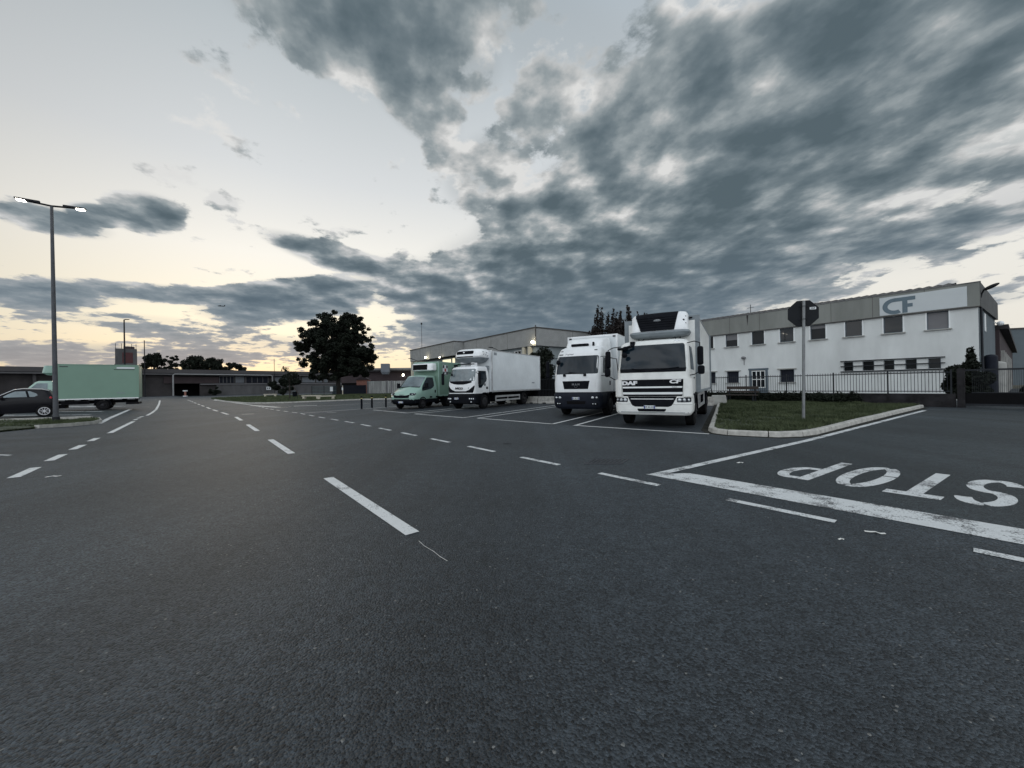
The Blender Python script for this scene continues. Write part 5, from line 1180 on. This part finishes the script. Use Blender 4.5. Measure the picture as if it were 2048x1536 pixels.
for x, lab in ((-7.0, 'right'), (-29.3, 'left')):
    t = thing('wall_street_lamp', 'thin bracket lamp on the warehouse wall %s' % ('above the long white truck' if lab == 'right' else 'above the green van cab'), 'wall lamp', ww(x, -.1 if lab == 'right' else -1.7, 5.85), FA)
    obj('arm', MB().tube([(0, 0, 0), (.0, -.7, .3), (0, -1.2, .42)], .035, 6), m_iron, t); obj('lamp_head', MB().box(-.12, .12, -1.7, -1.1, .4, .5), m_iron, t, bevel=.03)
tag(obj('roof_mast', MB().tube([ww(-32.6, .5, 7.4), ww(-32.6, .5, 12.9)], [.05, .03], 6).ball(ww(-32.6, .5, 13.0), (.16, .16, .2)), m_poledark), 'slender mast with a knob at the left end of the grey warehouse roof', 'mast')

# trees near the trucks
tree('dark_tree', 'dark bushy tree between the long white truck and the high-roof truck', (2.95, 37.2, 0), 5, (1.0, 1.0, 2.3), 2.55, 46, .62, 12000, .12, .09, 41)
def upright(cs, rs):
    g = np.random.default_rng(8); c2, r2 = [], []
    for k in range(15):
        x, y = -3.1 + .44 * k, g.uniform(-1.2, 1.2); top = g.uniform(9.6, 11.5) - .2 * abs(x)
        for j in range(9): c2.append((x + .05 * j * np.sign(x), y, top - .5 * j)); r2.append((.13 + .07 * j, .13 + .07 * j, .36))
    for k in range(26): c2.append((g.uniform(-3.4, 3.4), g.uniform(-1.2, 1.2), g.uniform(5.0, 8.8))); r2.append((.95, .95, .8))
    return c2, r2
m_redleaf = M('bronze_leaf', (.022, .018, .017), .75, var=.5, scale=.8, spec=.25)
tree('upright_tree', 'tall tree with upright spiky shoots behind the white trucks', (13.7, 47.2, 0), 11, (2, 1, 3), 7, 5, .6, 17000, .14, .16, 51, mat=m_redleaf, shape=upright)

# ------------------------------------------------------------------ far side: turf island, benches, big tree
isl = [(-45.5, 58.9), (-36, 48.3), (-28.2, 40.9), (-26.2, 40.4), (-23.96, 40.9), (-18.3, 46.9), (-13.7, 47.2), (-10, 52), (-22, 83), (-52, 82), (-54, 69)]
im = MB().add([(x, y, .1) for x, y in isl] + [(x, y, -.02) for x, y in isl], [tuple(range(len(isl)))] + [(k, (k + 1) % len(isl), len(isl) + (k + 1) % len(isl), len(isl) + k) for k in range(len(isl))])
struct(obj('turf_island', im, m_farturf))
stuff(card_obj('grass', blades(isl, 90000, .13, .1, 13, .035), m_grass, k=3), 'grass on the far turf island around the stone benches', 'grass')
ik = MB()
for a, b in zip(isl[:6], isl[1:7]): ik.beam((*a, .06), (*b, .06), .18, .16)
struct(obj('island_kerb', ik, m_kerb))
def stone_bench(label, a, b):
    a, b = Vector(a), Vector(b); d = (b - a); t = thing('stone_bench', label, 'bench', (a.x, a.y, .1), math.degrees(math.atan2(d.y, d.x)), 'stone benches on the turf'); l = d.length
    obj('seat', MB().box(0, l, -.25, .25, .38, .5), m_stone, t, bevel=.02)
    for x in (.12, l - .42): obj('leg', MB().box(x, x + .3, -.2, .2, 0, .38), m_stone, t, bevel=.02)
stone_bench('pale stone bench nearest the bollards on the turf', (-23.9, 46.9), (-22.0, 47.9))
stone_bench('pale stone bench just left of and behind the nearest stone bench', (-27.7, 50.9), (-25.1, 50.3))
stone_bench('small pale stone bench farthest left on the turf', (-47, 72.9), (-44.8, 73.3))
for (x, y), lab in zip([(-10.58, 27.03), (-10.25, 28.11), (-9.51, 28.97)], ('leftmost black bollard with pale band beside the bay line', 'middle black bollard of the three beside the bay line', 'black bollard closest to the green van')):
    t = thing('bollard', lab, 'bollard', (x, y, 0), 0, 'black bollards by the bay line')
    obj('post', MB().tube([(0, 0, -.02), (0, 0, .86)], .065, 14).ball((0, 0, .86), (.065, .065, .05)), m_black, t, smooth=40)
    obj('band', MB().tube([(0, 0, .72), (0, 0, .77)], .069, 14), m_cap, t)
lb = thing('litter_bin', 'dark litter bin on a post beside the staked sapling', 'bin', (-29.7, 52.6, .1))
obj('post', MB().tube([(.35, 0, 0), (.35, 0, 1.2)], .03, 6), m_iron, lb); obj('bin', MB().tube([(0, 0, .35), (0, 0, 1.05)], [.26, .3], 14), m_black, lb); obj('rim', MB().tube([(0, 0, 1.05), (0, 0, 1.11)], .31, 14), m_greytrim, lb)
sp_ = tree('sapling', 'thin staked sapling with sparse leaves left of the stone benches', (-29.9, 51.8, .1), 4.5, (.9, .7, 1.2), 3.2, 9, .4, 500, .11, .05, 61)
sk = thing('tree_stake', 'slanting timber stake propping the sapling', 'stake', (-29.9, 51.8, .1)); obj('beam', MB().tube([(1.5, .2, 0), (.4, .0, 1.9)], .05, 6).tube([(-.1, .1, 0), (-.1, .1, 3.3)], .06, 6), m_wood, sk)
def bigshape(cs, rs):
    k = [i for i, c in enumerate(cs) if c[2] > 3.4]; return [cs[i] for i in k], [rs[i] for i in k]
tree('broadleaf_tree', 'large dark broadleaf tree standing alone on the far turf', (-36.6, 81, .1), 18, (8.2, 6.2, 7.9), 9.6, 430, .72, 70000, .215, .42, 77, shape=bigshape)

# ------------------------------------------------------------------ far buildings
far0, fard = Vector((-106, 80)), Vector((31, 44))
FR = math.degrees(math.atan2(fard.y, fard.x)); FLEN = fard.length
ff = thing('low_building', 'long low dark building with flat roof fascia across the far left', 'building', (far0.x, far0.y, .1), FR)
X0, X1 = -40, 76
obj('roof_fascia', MB().box(X0, X1, -1.6, 9, 6.35, 7.1).box(X0, X1, -1.9, -1.6, 6.05, 6.5), m_farroof, ff)
obj('pale_band', MB().box(X0, X1, -1.45, -1.2, 5.65, 6.0), m_farlight, ff)
obj('main_wall', MB().box(X0, 27.5, 0, .3, -.2, 6.35).box(33.2, X1, 0, .3, -.2, 3.2).box(27.5, 33.2, 0, .3, 3.3, 6.35), m_farwall, ff)
obj('bay_interior', MB().box(20, 75, 5, 5.2, -.2, 6.3).box(20, 75, .6, 5, 3.35, 3.45), m_dark, ff)
obj('brown_panel', MB().box(25.5, 37.5, -.3, -.02, 3.4, 5.2), m_brown, ff)
obj('lower_wall', MB().box(37, X1, -.5, -.1, -.2, 3.0), m_fargrey, ff)
obj('lower_coping', MB().box(33.2, X1, -.8, -.1, 3.02, 3.25), m_farlight, ff)
obj('upper_wall', MB().box(33.2, X1, .31, .5, 3.2, 6.35), m_farwall, ff)
for a, b, m in ((37.8, 41.4, m_bluegrey), (41.8, 44.2, m_farpanel), (44.6, 50.6, m_bluegrey), (52, 57.8, m_farpanel), (58, 61, m_winglass), (61.2, 65.5, m_farpanel), (66, 70, m_farpanel)):
    w = obj('window', MB().box(a, b, .05, .28, 3.5, 5.3), m, ff)
    fr = MB().box(a - .08, b + .08, .0, .06, 5.3, 5.42)
    for k in range(5): x = a + (b - a) * k / 4; fr.box(x - .05, x + .05, .0, .06, 3.5, 5.3)
    obj('frame', fr, m_farlight, w)
for x in np.arange(-36, 76, 8): obj('pilaster', MB().box(x, x + .5, -.4, -.02, -.2, 6.0), m_farroof, ff) if not 24 < x < 38 else None
def fw2(x, y, z): return (far0.x + fard.x / FLEN * x - fard.y / FLEN * y, far0.y + fard.y / FLEN * x + fard.x / FLEN * y, z)
pp = MB().tube([fw2(27, -2, 0), fw2(27, -2, 5.6), fw2(27.3, -2, 5.9), fw2(50.6, -2, 5.85), fw2(51, -2, 5.5), fw2(51, -2, 3.6), fw2(51.6, -2, 3.3), fw2(53, -2, 3.2)], .17, 8)
tag(obj('service_pipe', pp, m_pipe, smooth=40), 'pale service pipe running along the front of the long low building', 'pipe')
tw = thing('roof_tower', 'square grey tower with red panel above the long low building', 'tower', (-91.5, 92, 6.5), 40)
obj('body', MB().box(-2.2, 1.4, -.8, .8, 0, 5.2), m_fargrey, tw); obj('red_panel', MB().box(-1.0, .8, -.86, -.8, 1.8, 4.3), m_dullred, tw)
rl = MB()
for x in (-2.1, -1.1, .6, 1.35): rl.tube([(x, -.7, 5.2), (x, -.7, 6.4)], .05, 5)
obj('rails', rl, m_poledark, tw); obj('cap', MB().box(-.8, 1.0, -.7, .7, 5.2, 5.75), m_brown, tw)
def farlamp(loc, h, label, arm=True):
    t = thing('street_lamp', label, 'street lamp', loc)
    obj('pole', MB().tube([(0, 0, 0), (0, 0, h)], [.13, .08], 8), m_poledark, t)
    if arm: obj('lamp_head', MB().tube([(0, 0, h - .05), (.25, 0, h + .02), (.6, 0, h)], .07, 6).box(.3, .75, -.1, .1, h - .04, h + .06), m_poledark, t)
farlamp((-60.3, 60, .15), 12.6, 'tall single-arm lamp post behind the pale green truck')
farlamp((-85.8, 90, .15), 13.3, 'plain dark pole in front of the left end of the pipe', False)
def wb(x0, x1, z0, z1, y, m, mb): pass
yb = thing('notice_board', 'small yellow and white board on legs at the foot of the low building', 'notice board', (-97.5, 104, .1), FR)
obj('board', MB().box(-1.2, 1.2, -.05, .05, .9, 2.1), m_yellow, yb); obj('white_band', MB().box(-1.1, 1.1, -.08, -.05, .95, 1.5), m_plate, yb)
obj('leg', MB().box(-1, -.9, -.03, .03, 0, .9), m_iron, yb); obj('leg', MB().box(.9, 1.0, -.03, .03, 0, .9), m_iron, yb)
ps = thing('marker_post', 'short red and white marker post at the far end of the road', 'marker post', (-81.5, 96, .05))
obj('post', MB().tube([(0, 0, .2), (0, 0, 1.3)], .2, 10), m_brick, ps); obj('cap', MB().box(-.45, .45, -.2, .2, 1.3, 1.55), m_plate, ps); obj('base', MB().box(-.4, .4, -.25, .25, 0, .2), m_plate, ps)
bs = thing('number_sign', 'white square sign with two dark marks on the far grey wall', 'sign', fw2(50.4, -.75, 1.3), FR)
obj('panel', MB().box(-.65, .65, -.06, 0, 0, 1.0), m_plate, bs); obj('marks', MB().box(-.4, -.12, -.075, -.06, .25, .8).box(.12, .4, -.075, -.06, .25, .8), m_ink, bs)
shrub('round_shrub', 'dark round shrub against the far grey wall', (-83.0, 107.5, .1), (1.9, 1.2, 1.3), 2500, .2, 71)
for X, Y, top, rx, nc, cr, nl, sd, lab in [(-139.5, 150, 17.2, 3.4, 34, 1.3, 7000, 81, 'dense dark tree rising just behind the red-panelled tower'), (-134, 152, 16.0, 3.9, 60, .55, 3600, 82, 'loose see-through tree right of the tower behind the low building'),
        (-123.5, 150, 15.3, 5.6, 60, 1.3, 9000, 83, 'broad rounded dark tree behind the middle of the low building'), (-115, 149, 13.9, 4.4, 44, 1.1, 6500, 84, 'smaller dark tree right of the broad rounded one'),
        (-106.5, 148, 12.2, 4.6, 50, .75, 5200, 85, 'lowest ragged tree at the right end of the far row'), (-155, 152, 13.6, 2.4, 18, .7, 2200, 86, 'thin dark tree left of the red-panelled tower')]:
    hz = (top - 4.5) / 2; tree('silhouette_tree', lab, (X, Y, 0), top, (rx, 2.5, hz * .95), 4.5 + hz, nc, cr, nl, .36, .3, sd, group='trees behind the low building')
# dark shed and fences behind the big tree
sh = thing('dark_shed', 'dark flat-roofed shed behind the big tree left of the warehouse', 'building', (-47, 112, 0), 8)
obj('roof', MB().box(-3, 24, -1, 12, 6.2, 7.0), m_farroof, sh); obj('fascia', MB().box(-3.1, 24, -1.2, -1, 6.6, 7.1), m_farlight, sh); obj('wall', MB().box(-2.5, 23.5, 0, 10, 2.9, 6.2), m_brown, sh); obj('lower_wall', MB().box(-2.5, 23.5, .4, 10, 0, 2.9), m_dark, sh)
obj('gable', MB().prism([(-3, 7), (4.6, 7), (.6, 9.2)], lambda u, v: (u, 2, v), lambda u, v: (u, 9, v)), m_farroof, sh)
sil = thing('roof_hopper', 'grey box hopper on the edge of the dark shed roof', 'hopper', (-36.2, 110.4, 5.2), 8); obj('body', MB().hexa([(-.8, -.8, 0), (.8, -.8, 0), (.8, .8, 0), (-.8, .8, 0), (-1.1, -1.1, .7), (1.1, -1.1, .7), (1.1, 1.1, .7), (-1.1, 1.1, .7)]).box(-1.1, 1.1, -1.1, 1.1, .705, 3.0), m_farpanel, sil)
t = thing('wall_lamp', 'bright lamp on the dark shed by the warehouse end', 'wall lamp', (-30.9, 109.5, 4.9)); obj('lamp_glass', MB().ball((0, 0, 0), (.28, .24, .28)), m_glow, t, smooth=60); obj('bracket', MB().tube([(0, 0, .3), (0, .8, .9)], .08, 6), m_iron, t); obj('hood', MB().tube([(0, 0, -.5), (0, 0, -.3)], [.75, .3], 10), m_farlight, t)
cf_ = thing('panel_fence', 'pale corrugated panel fence left of the green van', 'fence', (-34.5, 92, .1), 6)
P = []
for k in range(161): x = 13.5 * k / 160; P.append([(x, .06 * math.sin(k * 1.1), 0), (x, .06 * math.sin(k * 1.1), 2.9)])
obj('sheet', MB().grid(P), M('pale_sheet', (.36, .37, .36), .7, var=.35, scale=1.2, stretch=(2, 1, .15)), cf_)
for x in (0, 4.6, 5.6, 9, 13.4): obj('post', MB().box(x - .1, x + .1, -.25, -.1, 0, 3.0), m_farlight, cf_)
dw = tag(obj('dark_wall', MB().box(-42.5, -34.6, 91, 91.3, 0, 2.1), m_bluegrey), 'dark blue-grey wall between the big tree trunk and the pale panel fence', 'wall')
bh = thing('brick_hut', 'small red brick hut behind the dark wall right of the big tree', 'hut', (-36.4, 95, 0), 8); obj('wall', MB().box(-1.6, 1.2, -1, 1, 0, 3.4), m_brick, bh); obj('roof', MB().prism([(-1.9, 3.4), (1.5, 3.4), (-.2, 4.3)], lambda u, v: (u, -1.2, v), lambda u, v: (u, 1.2, v)), m_brown, bh)
mfz = thing('mesh_fence', 'dark green mesh fence with a white notice left of the big tree trunk', 'fence', (-41.6, 80, .1), -3)
q = MB()
for k in range(48): q.box(k * .11, k * .11 + .02, -.01, .01, 0, 1.75)
for z in (.05, .9, 1.7): q.box(0, 5.3, -.02, .02, z, z + .06)
obj('mesh', q, M('green_fence', (.05, .085, .09), .6), mfz); obj('notice', MB().box(3.9, 4.5, -.06, -.03, .75, 1.7), m_plate, mfz)
for x in (0, 2.6, 5.3): obj('post', MB().tube([(x, 0, 0), (x, 0, 1.9)], .06, 6), m_poledark, mfz)
shrub('round_shrub', 'dark green hedge-like shrub between the sapling and the mesh fence', (-48.2, 81, .1), (4.2, 1.4, 2.6), 6000, .24, 73, nc=26)
tg = thing('marker_post', 'slim pale marker post beside the big tree trunk', 'marker post', (-34.6, 78.6, .1)); obj('post', MB().tube([(0, 0, 0), (0, 0, 1.9)], .09, 8), m_stone, tg); obj('tag', MB().box(-.14, .14, -.1, -.08, .95, 1.5), m_plate, tg)
# far mast and a distant aircraft
tag(obj('thin_mast', MB().tube([(-74, 120, 0), (-74, 120, 11)], .07, 5), m_poledark), 'hair-thin mast behind the low building left of the big tree', 'mast')
ap = thing('airplane', 'tiny distant airplane low in the sky above the tree row', 'airplane', (-1128, 1500, 329), 24)
obj('fuselage', MB().tube([(-12, 0, 0), (-9, 0, 0), (9, 0, 0), (13, 0, .6)], [.3, 1.6, 1.5, .3], 10), m_poledark, ap); obj('wing', MB().hexa([(-3, -13, .8), (0, -13, .8), (3, 0, -.3), (-3, 0, -.3), (-3, -13, 1), (0, -13, 1), (3, 0, .1), (-3, 0, .1)]).hexa([(-3, 13, .8), (0, 13, .8), (3, 0, -.3), (-3, 0, -.3), (-3, 13, 1), (0, 13, 1), (3, 0, .1), (-3, 0, .1)]), m_poledark, ap)
obj('tail_fin', MB().box(9, 12.5, -.2, .2, .5, 4.6), m_poledark, ap)
